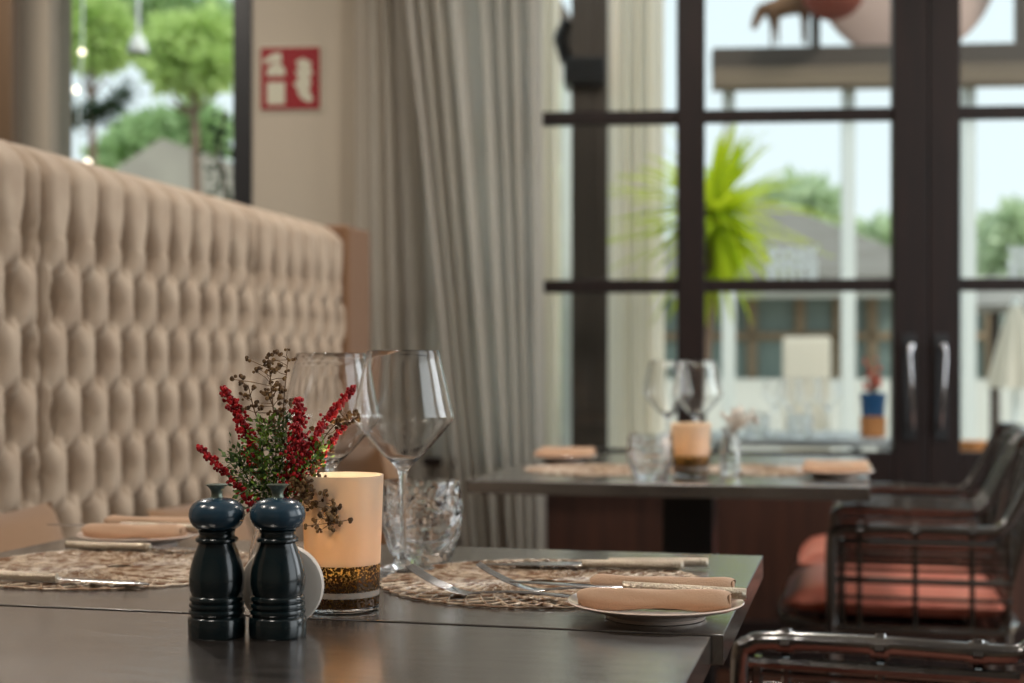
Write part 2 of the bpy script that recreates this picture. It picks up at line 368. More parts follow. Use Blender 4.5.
# fire-extinguisher sign
c = P(290.5, 78.5, YW-.004); hw = (X(320)-X(261))/2; hh = .103
sg = empty('fire_extinguisher_sign', (c.x, YW-.004, c.z-hh), 'square red fire extinguisher sign with cream symbols on the beige wall', 'sign')
mb = MB(); mb.box(-hw-.006, hw+.006, -.002, .004, -.006, 2*hh+.006); mb.build('backing', M['cream'], sg, smooth=False)
mb = MB(); mb.box(-hw, hw, -.005, -.002, 0, 2*hh); mb.build('red_panel', M['red'], sg, smooth=False)
def sgp(u, v): return (-hw+2*hw*u, 2*hh*(1-v))
mb = MB()
for poly in ([(.11,.56),(.41,.56),(.41,.92),(.11,.92)],
             [(.11,.46),(.11,.36),(.17,.29),(.2,.26),(.33,.26),(.37,.30),(.42,.38),(.41,.46)],
             [(.18,.24),(.04,.26),(.04,.21),(.16,.13),(.22,.09),(.34,.08),(.36,.22),(.33,.25)]):
    mb.prism([sgp(*q) for q in poly], -.0065, -.005)
mb.build('extinguisher_symbol', M['cream'], sg, smooth=False)
mb = MB()
mb.prism([sgp(*q) for q in [(.60,.23),(.72,.18),(.86,.25),(.84,.36),(.9,.42),(.82,.48),(.86,.58),(.82,.66),(.84,.76),(.9,.84),(.82,.9),(.7,.84),(.64,.76),(.62,.66),(.55,.6),(.62,.55),(.64,.48),(.58,.4),(.66,.36),(.62,.3)]], -.0065, -.005)
mb.build('flame_symbol', M['cream'], sg, smooth=False)

# curtains
def curtain(name, pxl0, pxl1, pxr0, pxr1, Y, npl, amp, label, seed, zb=.02):
    """left/right edges given at the top (0) and at table height (1) of the photo"""
    r = random.Random(seed); ph = [r.uniform(-.5, .5) for _ in range(npl*2+4)]
    zt = 2.72
    def edge(a, b, z):
        f = (z-.7)/(2.3-.7); f = min(max(f, -.2), 1.3)
        return X(b, Y)*(1-f)+X(a, Y)*f
    def fn(u, v):
        z = zb+(zt-zb)*v
        xl, xr = edge(pxl0, pxl1, z), edge(pxr0, pxr1, z)
        k = u*npl; i = int(k)
        uu = u+.25/npl*math.sin(2*PI*u*1.7+seed)+.006*math.sin(z*3+u*20)
        a = amp*(.65+.5*ph[min(i, len(ph)-1)])
        y = Y+a*math.sin(2*PI*(uu*npl))+.012*math.sin(u*9+z*1.3+seed)+.3*a*math.sin(2*PI*uu*npl*2.3+1)
        return (xl+(xr-xl)*u, y, z)
    mb = MB(); mb.grid(npl*18, 30, fn)
    o = mb.build(name, M['curtain']); tag(o, label, 'curtain', 'linen curtains in the corner')
    return o
curtain('curtain', 355, 358, 440, 470, 4.66, 5, .036, 'beige linen curtain hanging flat beside the fire extinguisher sign', 3)
curtain('curtain', 402, 456, 541, 545, 4.56, 7, .050, 'backlit beige linen curtain drawn across the window edge behind the far table', 11)

swing(before, ('floor', 'ceiling', 'wall_left', 'wall_right', 'wall_front'))

# ------------------------------------------------------------------ tufted banquette
XS = -1.45
Z0 = 1.0; DZ = .107; DU = .0995
def tuft(yy, z):
    u = yy/DU; v = (z-Z0)/DZ
    vt = 2.0
    vb = -4.0
    if v > vt:
        s = abs(math.sin(PI*u)); h = 1-(1-min(1, s*1.25))**2.2
        h = h*.9; dd = abs(((u+.5) % 1)-.5)
        hole = math.exp(-((dd*DU/.0190)**1.35+((v-vt)*DZ/.044)**1.35)**1.7)
        return h*.7+.3-hole*2.0
    a = v/2+u; b = v/2-u
    pil = (abs(math.sin(PI*a)*math.sin(PI*b)))**.5
    fa = round(a); fb = round(b)
    du = u-.5*(fa-fb); dv = v-(fa+fb)
    hole = math.exp(-((abs(du)*DU/.0190)**1.35+(abs(dv)*DZ/.0375)**1.35)**1.7)
    return .70+.30*pil-hole*2.6
AMP = .060
def module(y0, y1, label):
    t = empty('tufted_banquette', (XS, (y0+y1)/2, 0), label, 'sofa', 'tufted banquette sections along the aisle')
    yc = (y0+y1)/2; L = y1-y0
    prof = [(XS, z) for z in [.42+.0053*i for i in range(171)]]     # front face up to z 1.321
    zt = prof[-1][1]; R = .06
    for k in range(1, 13):
        a = PI/2*k/12; prof.append((XS-R+R*math.cos(a), zt+R*math.sin(a)))
    prof += [(XS-R-.03, zt+R), (XS-.145, zt+R-.012), (XS-.16, zt+R-.04), (XS-.16, .42)]
    nl = len(prof); nu = int(L/.0050)
    def fn(u, v):
        j = round(v*(nl-1)); x, z = prof[j]; y = -L/2+.003+(L-.006)*u
        yy = y+L/2
        h = 0
        e = min(1, min(u, 1-u)*L/.022); rnd_ = (1-(1-e)**2)**.5       # rounded at the seams
        if j < 171: h = AMP*tuft(yy, z)*rnd_
        elif j < 186:
            f = 1-(j-171)/15; h = AMP*tuft(yy, Z0+DZ*2.9)*f*rnd_
            k = min(j-170, 12); a = PI/2*k/12
            return (x-XS+h*math.cos(a)-(1-rnd_)*.02, y, z+h*.35*math.sin(a)-(1-rnd_)*.008)
        if j >= 186: h = 0
        return (x-XS+h-(1-rnd_)*.02, y, z)
    mb = MB(); mb.grid(nu, nl, fn)
    n0 = 0
    mb.f.append(tuple(j*nu for j in range(nl))); mb.f.append(tuple(j*nu+nu-1 for j in reversed(range(nl))))
    mb.build('backrest', M['velvet'], t)
    # buttons sunk in the dimples
    bm_ = None
    for row in range(-2, 3):
        for i in range(0, 11):
            u = i+(.5 if row % 2 else 0)
            y = u*DU
            if y < .03 or y > L-.03: continue
            if bm_ is None:
                q = MB(); q.ball((0, 0, 0), .0075, 10, 6); q.v = [(x*.55, y_, z_) for x, y_, z_ in q.v]
                bm_ = q.build('tufting_button', M['velvet'], t); b = bm_
            else:
                b = bm_.copy(); col.objects.link(b)
            b.location = (AMP*tuft(y, Z0+row*DZ)+.001, y-L/2, Z0+row*DZ)
    # seat and plinth
    def pad(x0, x1, ya, yb, za, zb, r, n=8):
        q = MB(); q.box(x0, x1, ya, yb, za, zb); return q
    q = pad(-.02, .53, -L/2+.003, L/2-.003, .28, .45, .03); o = q.build('seat', M['velvet'], t)
    b = o.modifiers.new('round', 'BEVEL'); b.width = .035; b.segments = 5
    q = MB(); q.box(-.15, .50, -L/2+.001, L/2-.001, .0, .285); q.build('base', M['panel'], t, bevel=.005)
    return t
module(.42, 1.362, 'beige tufted banquette section beside the near table, closest to the camera')
module(1.362, 2.307, 'beige button-tufted banquette section beside the table with the lit candle')
module(2.307, 3.25, 'middle section of the beige button-tufted banquette, under the garden window')
module(3.25, 3.86, 'far section of the beige button-tufted banquette, ending beside the curtains')
q = MB(); q.box(XS-.165, XS+.055, 3.864, 4.07, 0, 1.385); q.box(XS+.055, XS+.52, 3.864, 4.07, 0, .45)
tag(q.build('banquette_end_panel', M['velvet_brown'], bevel=.015), 'brown suede upholstered end panel closing the banquette by the curtains', 'panel')

def cushion(c, w, h, th, rz, tilt, label, name='cushion'):
    t = MB()
    def fn(s):
        def g(u, v):
            x = (u-.5)*2; z = (v-.5)*2
            sq = lambda a: math.copysign(abs(a)**.8, a)
            m = max(0, (1-abs(x)**2.6)*(1-abs(z)**2.6))
            pinch = 1-.06*(1-abs(z))*(abs(x)**3)
            return (x*w/2*(1-.05*(1-z*z)), s*(th/2*m**.55), z*h/2*(1-.05*(1-x*x))+h/2)
        return g
    t.grid(24, 24, fn(1)); t.grid(24, 24, fn(-1))
    o = t.build(name, M['cushion_tan']); tag(o, label, 'cushion', 'tan cushions on the banquette')
    o.location = c; o.rotation_euler = (tilt, 0, rz)
    return o
cushion((-1.26, 2.0, .452), .42, .31, .13, -PI/2, .22, 'tan cushion on the banquette beside the left place setting of the candle table')
cushion((-1.28, 2.78, .452), .40, .26, .13, -PI/2, .25, 'tan cushion behind the napkin plate on the banquette seat')
cushion((-1.18, 3.60, .452), .44, .35, .14, -1.0, .25, 'tan cushion at the far end of the banquette, behind the wine glasses')

# ------------------------------------------------------------------ tables
def table(x0, x1, y0, y1, label, th=.027, zt=.75, ped=True, pw=.055):
    cx, cy = (x0+x1)/2, (y0+y1)/2
    t = empty('dining_table', (cx, cy, 0), label, 'table', 'dark wood restaurant tables')
    q = MB(); q.box(x0-cx, x1-cx, y0-cy, y1-cy, zt-th, zt); q.build('tabletop', M['table'], t, bevel=.001)
    q = MB(); q.box(-.28, .28, -.2, .2, zt-th-.02, zt-th); q.box(-pw, pw, -pw, pw, .02, zt-th-.02); q.build('pedestal', M['table_black'], t, bevel=.003)
    q = MB(); q.box(-.24, .24, -.22, .22, 0, .02); q.build('base_plate', M['table_black'], t, bevel=.004)
    return t
table(-1.04, -.122, .60, 1.2480, 'dark wood table closest to the camera carrying the pepper mills')
table(-1.04, -.112, 1.2575, 1.80, 'dark wood table carrying the candle, wine glasses and two place settings')
table(-.78, .025, 2.87, 3.88, 'dark wood pedestal table near the windows, beyond the candle table', pw=.058)

# ------------------------------------------------------------------ chairs
def make_chair():
    t = empty('rattan_armchair', (0, 0, 0), 'x', 'chair', 'black rattan armchairs at the tables')
    H = .62
    for s in (-1, 1):
        y = s*.25
        pts = bezier([(.0, y, .38), (0, y, .585), (.012, y, .612), (.045, y, H), (.2, y, H+.002), (.33, y, H), (.365, y, H+.012), (.392, y, .67), (.43, y, .745), (.452, y, .79), (.462, y*.93, .806)], 5)
        q = MB(); q.tube(pts, .0135, 10)
        ar = q.build('arm_rail', M['rattan'], t)
        for xx in (.06, .18, .30):      # cane lashings and bamboo nodes
            q = MB()
            for k in (-1, 0, 1): q.tube([(xx+k*.004, y, H+.0165), (xx+k*.004, y+s*.0165, H), (xx+k*.004, y, H-.0165), (xx+k*.004, y-s*.0165, H), (xx+k*.004, y, H+.0165)], .0032, 6)
            q.tube([(xx-.012, y, H), (xx+.012, y, H)], .0155, 10)
            q.build('lashing', M['rattan'], ar)
        q = MB(); q.tube([(.004, y, .592), (.35, y, .592)], .0085, 8)
        for z in (.577, .562, .547, .532): q.tube([(0, y, z), (.385, y, z)], .0042, 6)
        q.tube([(0, y, .508), (.385, y, .508)], .008, 8)
        q.tube([(0, y, .47), (.385, y, .47)], .0045, 6)
        for xx in (.022, .06, .18, .30, .375): q.tube([(xx, y, .40), (xx, y, .60 if xx < .37 else .63)], .0062 if xx > .03 else .008, 6)
        q.build('side_panel', M['rattan'], t)
    q = MB(); pts = bezier([(.46, -.235, .806), (.475, -.2, .812), (.49, 0, .815), (.475, .2, .812), (.46, .235, .806)], 6); q.tube(pts, .013, 10)
    q.build('top_rail', M['rattan'], t)
    q = MB()
    def bk(u, z):      # back surface point
        y = -.245+.49*u; f = (z-.42)/(.80-.42)
        return (.36+.10*max(0, f)**1.0+.03*math.sin(PI*u)*f, y, z)
    for i in range(15): q.tube([bk(i/14, .40+.4*k/6) for k in range(7)], .0045, 6)
    for j in range(14): q.tube([bk(k/8, .42+.028*j) for k in range(9)], .004, 6)
    q.build('back_panel', M['rattan'], t)
    q = MB(); q.tube([(-.11, -.2, .41), (-.12, -.1, .41), (-.12, .1, .41), (-.11, .2, .41)], .012, 8)
    q.tube([(-.11, -.2, .41), (0, -.25, .40), (.37, -.25, .40), (.40, -.15, .40), (.40, .15, .40), (.37, .25, .40), (0, .25, .40), (-.11, .2, .41)], .013, 8)
    for i in range(8): q.tube([(-.10+.065*i, -.23, .405), (-.10+.065*i, .23, .405)], .006, 6)
    q.box(-.10, .38, -.22, .22, .385, .399)
    q.build('seat_frame', M['rattan'], t)
    for sx, sy in ((0, -1), (0, 1), (.37, -1), (.37, 1)):
        q = MB(); q.tube([(sx, sy*.25, .40), (sx+(.02 if sx else -.005), sy*.245, 0)], [.014, .011], 8); q.build('leg', M['rattan'], t)
    # seat cushion
    q = MB()
    def cf(s):
        def g(u, v):
            x = (u-.5)*2; y = (v-.5)*2; m = max(0, (1-abs(x)**5)*(1-abs(y)**5))
            return (.135+x*.24, y*.235, .450+s*.034*m**.4+(.010*m if s > 0 else 0))
        return g
    q.grid(26, 26, cf(1)); q.grid(26, 26, cf(-1)); sc_ = q.build('seat_cushion', M['salmon'], t)
    q = MB(); n = 40
    pts = []
    for k in range(n+1):
        a = 2*PI*k/n; ca, sa = math.cos(a), math.sin(a)
        pts.append((.135+.24*math.copysign(abs(ca)**.35, ca), .235*math.copysign(abs(sa)**.35, sa), .451))
    q.tube(pts, .0045, 6); q.build('cushion_piping', M['salmon'], sc_)
    return t
ch0 = make_chair()
CH = [((-.055, 3.57, 0), 'black rattan armchair with salmon seat cushion at the far window table'),
      ((-.05, 4.24, 0), 'black rattan armchair closest to the glazed double door, behind another armchair'),
      ((-.172, 1.692, 0), 'black rattan armchair at the corner of the candle table, only its arm visible')]
for i, (loc, lb) in enumerate(CH):
    o = ch0 if i == 0 else copy_tree(ch0)
    o.location = loc; o['label'] = lb
    if i == 2: o.rotation_euler = (0, 0, math.radians(-5))

# ------------------------------------------------------------------ placemats
def make_mat():
    q = MB(); R = .172; n = 46; hgt = .0016
    for fam in (1, -1):
        for k in range(n):
            a0 = 2*PI*k/n; pts = []
            for j in range(20):
                f = j/19; r = .016+(R-.016)*f
                a = a0+fam*(1.5*math.log(r/.016))/2.2
                pts.append((r, a))
            vs = []; fs = []
            for j, (r, a) in enumerate(pts):
                wd = (.0007+.0021*(r/R))*(1+.35*math.sin(j*2.1+k))
                z = .0012+(.0009 if fam > 0 else 0)+.0005*math.sin(j*1.6+k*2)
                da = wd/r*.5
                for sgn, zz in ((-1, z), (0, z+.0009), (1, z)):
                    vs.append((r*math.cos(a+sgn*da), r*math.sin(a+sgn*da), zz))
                for sgn in (-1, 1): vs.append((r*math.cos(a+sgn*da), r*math.sin(a+sgn*da), .0001))
            for j in range(len(pts)-1):
                b, c2 = j*5, j*5+5
                fs += [(b, b+1, c2+1, c2), (b+1, b+2, c2+2, c2+1), (b+3, b, c2, c2+3), (b+2, b+4, c2+4, c2+2)]
            q.add(vs, fs)
    ring = [(R*1.0*math.cos(2*PI*i/184)*(1+.012*math.cos(46*2*PI*i/184)), R*math.sin(2*PI*i/184)*(1+.012*math.cos(46*2*PI*i/184)), .0014) for i in range(185)]
    q.tube(ring, .0013, 5, cap=False)
    q.tube([(.016*math.cos(2*PI*i/24), .016*math.sin(2*PI*i/24), .0014) for i in range(25)], .0013, 5, cap=False)
    return q.build('placemat', M['mat'], loc=(0, 0, 0))
pm = make_mat()
PM = [((-.327, 1.517), 'round woven beige placemat under the pair of forks'),
      ((-.825, 1.517), 'round woven beige placemat by the banquette on the candle table'),
      ((-.19, 3.30), 'round woven placemat on the chair side of the far table'),
      ((-.56, 3.22), 'round woven placemat on the banquette side of the far table')]
for i, (xy, lb) in enumerate(PM):
    o = pm if i == 0 else pm.copy()
    if i: col.objects.link(o)
    o.location = (xy[0], xy[1], .7503); o.rotation_euler = (0, 0, i*.4)
    tag(o, lb, 'placemat', 'woven placemats')

# ------------------------------------------------------------------ plates, napkins
def make_plate():
    q = MB()
    q.lathe([(.001, .001), (.040, .0), (.046, .0), (.047, .003), (.058, .0072), (.080, .0135), (.0815, .0150), (.0805, .0160), (.060, .0100), (.048, .0058), (.001, .0052)], n=64)
    return q.build('side_plate', M['plate'])
def make_napkin():
    q = MB()
    for sy, L, x0, r0, zc in ((-.0195, .136, -.067, .0106, .0120), (.0265, .132, -.062, .0108, .0172)):
        def fn(u, v, sy=sy, L=L, x0=x0, r0=r0, zc=zc):
            a = 2*PI*u; x = x0+L*v
            e = min(v, 1-v)*L/.010; cap = min(1, e)**.5 if e < 1 else 1
            r = r0*(1-.16*math.sin(PI*v)**2+.05*math.sin(v*11+sy*90))*(.72+.28*cap)
            r *= 1+.05*math.sin(a*3+v*5)+.03*math.sin(a*5-v*9)
            return (x+.002*math.sin(a*2), sy+r*1.25*math.cos(a)+.003*math.sin(v*5+sy*60), zc+r*math.sin(a))
        q.grid(28, 40, fn, closed_u=True)
        for x, s in ((x0+.001, -1), (x0+L-.001, 1)):     # spiral of the rolled edge
            pts = [(x+s*.001, sy+(.0011+.0062*k/34)*1.2*math.cos(k*.52), zc+(.0011+.0062*k/34)*math.sin(k*.52)) for k in range(35)]
            q.tube(pts, .0012, 5)
            q.grid(20, 4, lambda u, v, x=x, sy=sy, zc=zc: (x, sy+.0080*1.2*v*math.cos(2*PI*u), zc+.0076*v*math.sin(2*PI*u)), closed_u=True)
    q.grid(30, 8, lambda u, v: (-.060+.120*u, -.014+.035*v, .0042+.001*math.sin(u*17)*math.sin(v*6)))
    q.grid(30, 8, lambda u, v: (-.060+.120*u, -.014+.031*v, .0020))
    return q.build('napkin', M['napkin'])
pl0 = make_plate(); nk0 = make_napkin()
plates = [((-.181, 1.332), .04, 'white side plate at the table edge nearest the armchair, under a rolled napkin', 'peach linen napkin rolled around a knife on the plate by the table edge'),
          ((-.905, 1.722), .02, 'white side plate beside the banquette on the candle table', 'peach linen napkin rolled on the plate beside the banquette'),
          ((-.045, 3.12), .05, 'side plate at the chair side of the far window table', 'rolled peach napkin at the chair side of the far window table'),
          ((-.700, 3.50), .0, 'side plate at the curtain side of the far window table', 'rolled peach napkin at the curtain side of the far window table')]
for i, (xy, rz, l1, l2) in enumerate(plates):
    a = pl0 if i == 0 else pl0.copy(); b = nk0 if i == 0 else nk0.copy()
    if i: col.objects.link(a); col.objects.link(b)
    a.location = (xy[0], xy[1], .7505); b.location = (xy[0], xy[1], .7505+.0068); b.rotation_euler = (0, 0, rz)
    tag(a, l1, 'plate', 'white side plates'); tag(b, l2, 'napkin', 'rolled linen napkins')

# ------------------------------------------------------------------ cutlery (x axis: handle end -> tip)
def strip(q, pts, th=.0018, n=8):
    """pts: (x, y, z, width) -> rounded flat bar"""
    vs = []; fs = []
    for x, y, z, wd in pts:
        for k in range(n):
            a = 2*PI*k/n; vs.append((x, y+wd/2*math.cos(a), z+th/2*math.sin(a)))
    for i in range(len(pts)-1):
        for k in range(n): fs.append((i*n+k, i*n+(k+1) % n, (i+1)*n+(k+1) % n, (i+1)*n+k))
    fs += [tuple(range(n-1, -1, -1)), tuple((len(pts)-1)*n+k for k in range(n))]
    q.add(vs, fs)
def make_fork():
    t = empty('fork', (0, 0, 0), 'x', 'fork', 'silver forks')
    q = MB(); L = .20
    strip(q, [(.0, 0, .003, .010), (.006, 0, .003, .018), (.03, 0, .004, .017), (.07, 0, .006, .010), (.10, 0, .006, .006), (.125, 0, .004, .006), (.135, 0, .003, .010)], .0026)
    q.build('handle', M['steel'], t)
    q = MB()
    strip(q, [(.134, 0, .003, .010), (.142, 0, .0025, .022), (.155, 0, .005, .024), (.162, 0, .0075, .024)], .0020)
    for i in range(4):
        y = (-1.5+i)*.0064
        strip(q, [(.160, y, .007, .0050), (.175, y, .0125, .0040), (.19, y, .020, .0032), (.203, y, .028, .0018)], .0020, 6)
    q.build('tines', M['steel'], t)
    return t
def make_knife():
    t = empty('table_knife', (0, 0, 0), 'x', 'knife', 'table knives with chased handles')
    q = MB(); strip(q, [(0, 0, .005, .006), (.003, 0, .005, .013), (.03, 0, .005, .014), (.08, 0, .005, .011), (.105, 0, .005, .010), (.110, 0, .005, .013), (.114, 0, .005, .008)], .0105, 12)
    q.build('handle', M['steel_ornate'], t)
    q = MB(); strip(q, [(.113, 0, .005, .008), (.125, .001, .0045, .016), (.18, .001, .004, .017), (.215, 0, .0035, .012), (.224, -.003, .003, .003)], .0018)
    q.build('blade', M['steel'], t)
    return t
fk = make_fork(); kn = make_knife()
def place(o, h, tip, z, label, pitch=0):
    o.location = (h[0], h[1], z); a = math.atan2(tip[1]-h[1], tip[0]-h[0]); o.rotation_euler = (0, -pitch, a); o['label'] = label; return o
place(fk, (-.236, 1.384), (-.436, 1.396), .7535, 'silver fork lying closer to the front edge on the round mat')
place(copy_tree(fk), (-.172, 1.440), (-.372, 1.4245), .7535, 'silver fork with its tines in the middle of the round mat')
place(copy_tree(kn), (-.965, 1.640), (-.76, 1.645), .7535, 'table knife in front of the napkin plate beside the banquette')
place(kn, (-.165, 1.660), (-.36, 1.618), .7535, 'table knife on the far rim of the mat under the forks')
place(copy_tree(kn), (-.190, 1.632), (-.40, 1.596), .7535, 'table knife lying parallel in front of another on the mat under the forks')
place(copy_tree(kn), (-.935, 1.382), (-.70, 1.372), .7535, 'table knife with chased handle at the front of the banquette-side mat')
k = place(copy_tree(kn), (-.098, 1.332), (-.30, 1.338), .7505+.0190, 'butter knife lying on the rolled napkin of the plate by the table edge', pitch=.02)
place(copy_tree(kn), (-.82, 1.722), (-1.0, 1.724), .7505+.0190, 'butter knife lying on the napkin beside the banquette')
place(copy_tree(kn), (.03, 3.10), (-.20, 3.12), .7505+.0190, 'butter knife on the napkin at the chair side of the far table')

# ------------------------------------------------------------------ pepper and salt mills
mill_prof = [(23.6, 0), (24.4, 1.5), (24.4, 15.5), (23.6, 17.2), (21.8, 18.0), (21.8, 18.8), (23.4, 20), (23.8, 22), (23.2, 23.6), (21.6, 24.3), (21.6, 24.8), (23.2, 25.8), (23.5, 27.6), (23, 29), (21.5, 29.8), (21.5, 30.3),
             (22.9, 31.3), (23.1, 33.2), (22.4, 34.8), (21.2, 35.6), (21.6, 37.0), (22.8, 40), (23.4, 45), (23.5, 50), (23.0, 55), (21.8, 61), (19.8, 68), (17.6, 74), (16.0, 78), (15.4, 80), (16.6, 80.6), (18.1, 81.6), (18.3, 83), (17.6, 84.4), (15.6, 85.2),
             (15.0, 86.5), (15.0, 88.6), (15.7, 89.4), (15.9, 90.6), (15.2, 91.2)]
head_prof = [(14.5, 91.2), (17.2, 92.2), (20.4, 94.8), (22.6, 98.4), (23.6, 102), (23.7, 105.5), (22.8, 109.5), (20.4, 113.2), (16.6, 116.0), (12.0, 117.6), (7.4, 118.3), (5.6, 118.8)]
top_prof = [(5.6, 118.6), (4.9, 120), (4.7, 122), (5.0, 124), (6.0, 126), (7.8, 128), (9.3, 129.3), (9.5, 130), (8.6, 129.8), (4, 128.8), (.5, 128.6)]
def mill(xy, label):
    t = empty('pepper_mill', (xy[0], xy[1], .7502), label, 'pepper mill', 'turned pepper mills')
    for nm, pr, m in (('body', mill_prof, M['mill']), ('head', head_prof, M['mill_head']), ('finial', top_prof, M['mill_top'])):
        q = MB(); q.lathe([(r/1000, z/1000) for r, z in pr], n=56); q.build(nm, m, t)
    return t
mill((-.5345, 1.152), 'dark blue-green turned pepper mill standing closer to the banquette')
mill((-.4835, 1.1636), 'dark blue-green turned mill in front of the white disc and candle')

# white round disc standing behind the mills
q = MB(); R = .0368
prof = [(0.0005, -.008), (.030, -.0085), (.0355, -.0065), (.0368, -.002), (.0368, .002), (.0355, .0065), (.030, .0085), (.0005, .008)]
q.lathe(prof, n=64)
o = q.build('ceramic_disc', M['white_ceramic']); tag(o, 'round white ceramic disc standing upright behind the pepper mills', 'ornament')
o.rotation_euler = (PI/2, 0, YAW+.02); o.location = (-.4965, 1.206, .7502+R)

# ------------------------------------------------------------------ candle in glass
def candle(xy, h=.128, rt=.0390, rb=.0345, small=False, label='', label2=''):
    t = empty('candle_holder', (xy[0], xy[1], .7502), label, 'candle holder', 'frosted candle holders')
    prof = []
    rr = lambda z: rb+(rt-rb)*z/h
    zsx = [.0, .002, .006, .012, .02, .03, .04, .046]
    # frosted upper glass
    m = bpy.data.materials.get('frosted_cup') or None
    if m is None:
        m = bpy.data.materials.new('frosted_cup'); m.use_nodes = True; tt = m.node_tree; tt.nodes.clear()
        o_ = tt.nodes.new('ShaderNodeOutputMaterial'); d = tt.nodes.new('ShaderNodeBsdfDiffuse'); l = tt.nodes.new('ShaderNodeBsdfTranslucent'); g = tt.nodes.new('ShaderNodeBsdfGlossy')
        d.inputs[0].default_value = rgb(222, 214, 202); l.inputs[0].default_value = rgb(240, 220, 196); g.inputs['Roughness'].default_value = .3
        m1 = tt.nodes.new('ShaderNodeMixShader'); m1.inputs[0].default_value = .55; m2 = tt.nodes.new('ShaderNodeMixShader'); m2.inputs[0].default_value = .06
        tt.links.new(d.outputs[0], m1.inputs[1]); tt.links.new(l.outputs[0], m1.inputs[2]); tt.links.new(m1.outputs[0], m2.inputs[1]); tt.links.new(g.outputs[0], m2.inputs[2]); tt.links.new(m2.outputs[0], o_.inputs[0])
        # crackled gold leaf on clear glass
        b = bpy.data.materials.new('crackled_gold'); b.use_nodes = True; tt = b.node_tree; tt.nodes.clear()
        o_ = tt.nodes.new('ShaderNodeOutputMaterial'); tc_ = tt.nodes.new('ShaderNodeTexCoord')
        v = tt.nodes.new('ShaderNodeTexVoronoi'); v.feature = 'DISTANCE_TO_EDGE'; v.inputs['Scale'].default_value = 330
        n_ = tt.nodes.new('ShaderNodeTexNoise'); n_.inputs['Scale'].default_value = 420; n_.inputs['Detail'].default_value = 3
        n2 = tt.nodes.new('ShaderNodeTexNoise'); n2.inputs['Scale'].default_value = 420
        r1 = tt.nodes.new('ShaderNodeValToRGB'); r1.color_ramp.elements[0].position = .05; r1.color_ramp.elements[1].position = .22
        r2 = tt.nodes.new('ShaderNodeValToRGB'); r2.color_ramp.elements[0].position = .42; r2.color_ramp.elements[1].position = .50
        mu = tt.nodes.new('ShaderNodeMath'); mu.operation = 'MULTIPLY'
        dk = tt.nodes.new('ShaderNodeBsdfPrincipled'); dk.inputs['Base Color'].default_value = rgb(70, 48, 26); dk.inputs['Metallic'].default_value = .5; dk.inputs['Roughness'].default_value = .35
        gl = tt.nodes.new('ShaderNodeBsdfTranslucent'); gl.inputs[0].default_value = rgb(255, 232, 180)
        ms = tt.nodes.new('ShaderNodeMixShader')
        for nd in (v, n_, n2): tt.links.new(tc_.outputs['Object'], nd.inputs['Vector'])
        tt.links.new(v.outputs['Distance'], r1.inputs[0]); tt.links.new(n_.outputs[0], r2.inputs[0])
        tt.links.new(r1.outputs[0], mu.inputs[0]); tt.links.new(r2.outputs[0], mu.inputs[1])
        inv = tt.nodes.new('ShaderNodeMath'); inv.operation = 'SUBTRACT'; inv.inputs[0].default_value = 1.0
        tt.links.new(n2.outputs[0], inv.inputs[1])
        tt.links.new(r2.outputs[0], ms.inputs[0]); tt.links.new(gl.outputs[0], ms.inputs[1]); tt.links.new(dk.outputs[0], ms.inputs[2])
        tt.links.new(ms.outputs[0], o_.inputs[0])
    m = bpy.data.materials['frosted_cup']; b = bpy.data.materials['crackled_gold']
    def shell(z0, z1, n=14, th=.0022):
        o_ = [(rr(z0+(z1-z0)*i/n), z0+(z1-z0)*i/n) for i in range(n+1)]
        return o_
    def ring(z0, z1, name, mt, dr=0.0):
        q = MB(); out_ = [(r+dr, z) for r, z in shell(z0, z1, 6)]; inn = [(r-.0018, z) for r, z in reversed(out_)]
        pr = out_+inn; n = 64; vs = []; fs = []; mm = len(pr)
        for r, z in pr:
            for k in range(n): vs.append((r*math.cos(2*PI*k/n), r*math.sin(2*PI*k/n), z))
        for i in range(mm):
            for k in range(n): fs.append((i*n+k, i*n+(k+1) % n, ((i+1) % mm)*n+(k+1) % n, ((i+1) % mm)*n+k))
        q.add(vs, fs); return q.build(name, mt, t)
    ring(.044, h, 'frosted_cup', m)
    ring(.0195, .044, 'gold_band', b)
    ring(.0140, .0195, 'clear_stripe', m)
    ring(.0045, .0140, 'gold_base_band', b)
    q = MB(); q.lathe([(.0005, 0), (rb-.002, 0), (rb, .0015), (rb+.0003, .0045), (rb-.004, .0045), (.0005, .003)], n=64); q.build('glass_foot', M['glass'], t)
    # tealight inside
    s = empty('candle', (xy[0], xy[1], .7502+.0048), label2, 'candle', 'lit candles')
    q = MB(); q.lathe([(.0005, 0), (.024, 0), (.025, .002), (.0245, .036), (.021, .037), (.006, .0345), (.0005, .0345)], n=40); wx = q.build('wax', M['wax'], s)
    q = MB(); q.tube([(0, 0, .034), (.0005, 0, .042)], .0008, 6); q.build('wick', M['frame_black'], wx)
    q = MB(); q.lathe([(.0004, .040), (.0032, .043), (.0042, .048), (.0030, .056), (.0012, .064), (.0002, .068)], n=16); q.build('flame', M['flame'], s)
    light('candle_light', 'POINT', (xy[0], xy[1], .7502+.058), energy=2.0 if not small else 1.2, color=(1, .78, .48), shadow_soft_size=.006)
candle((-.478, 1.310), label='frosted glass candle holder with crackled gold band beside the flowers', label2='lit candle glowing inside the frosted holder beside the flowers')
candle((-.345, 3.10), h=.112, rt=.043, rb=.036, small=True, label='frosted gold-banded candle holder on the far window table', label2='lit candle inside the holder on the far window table')

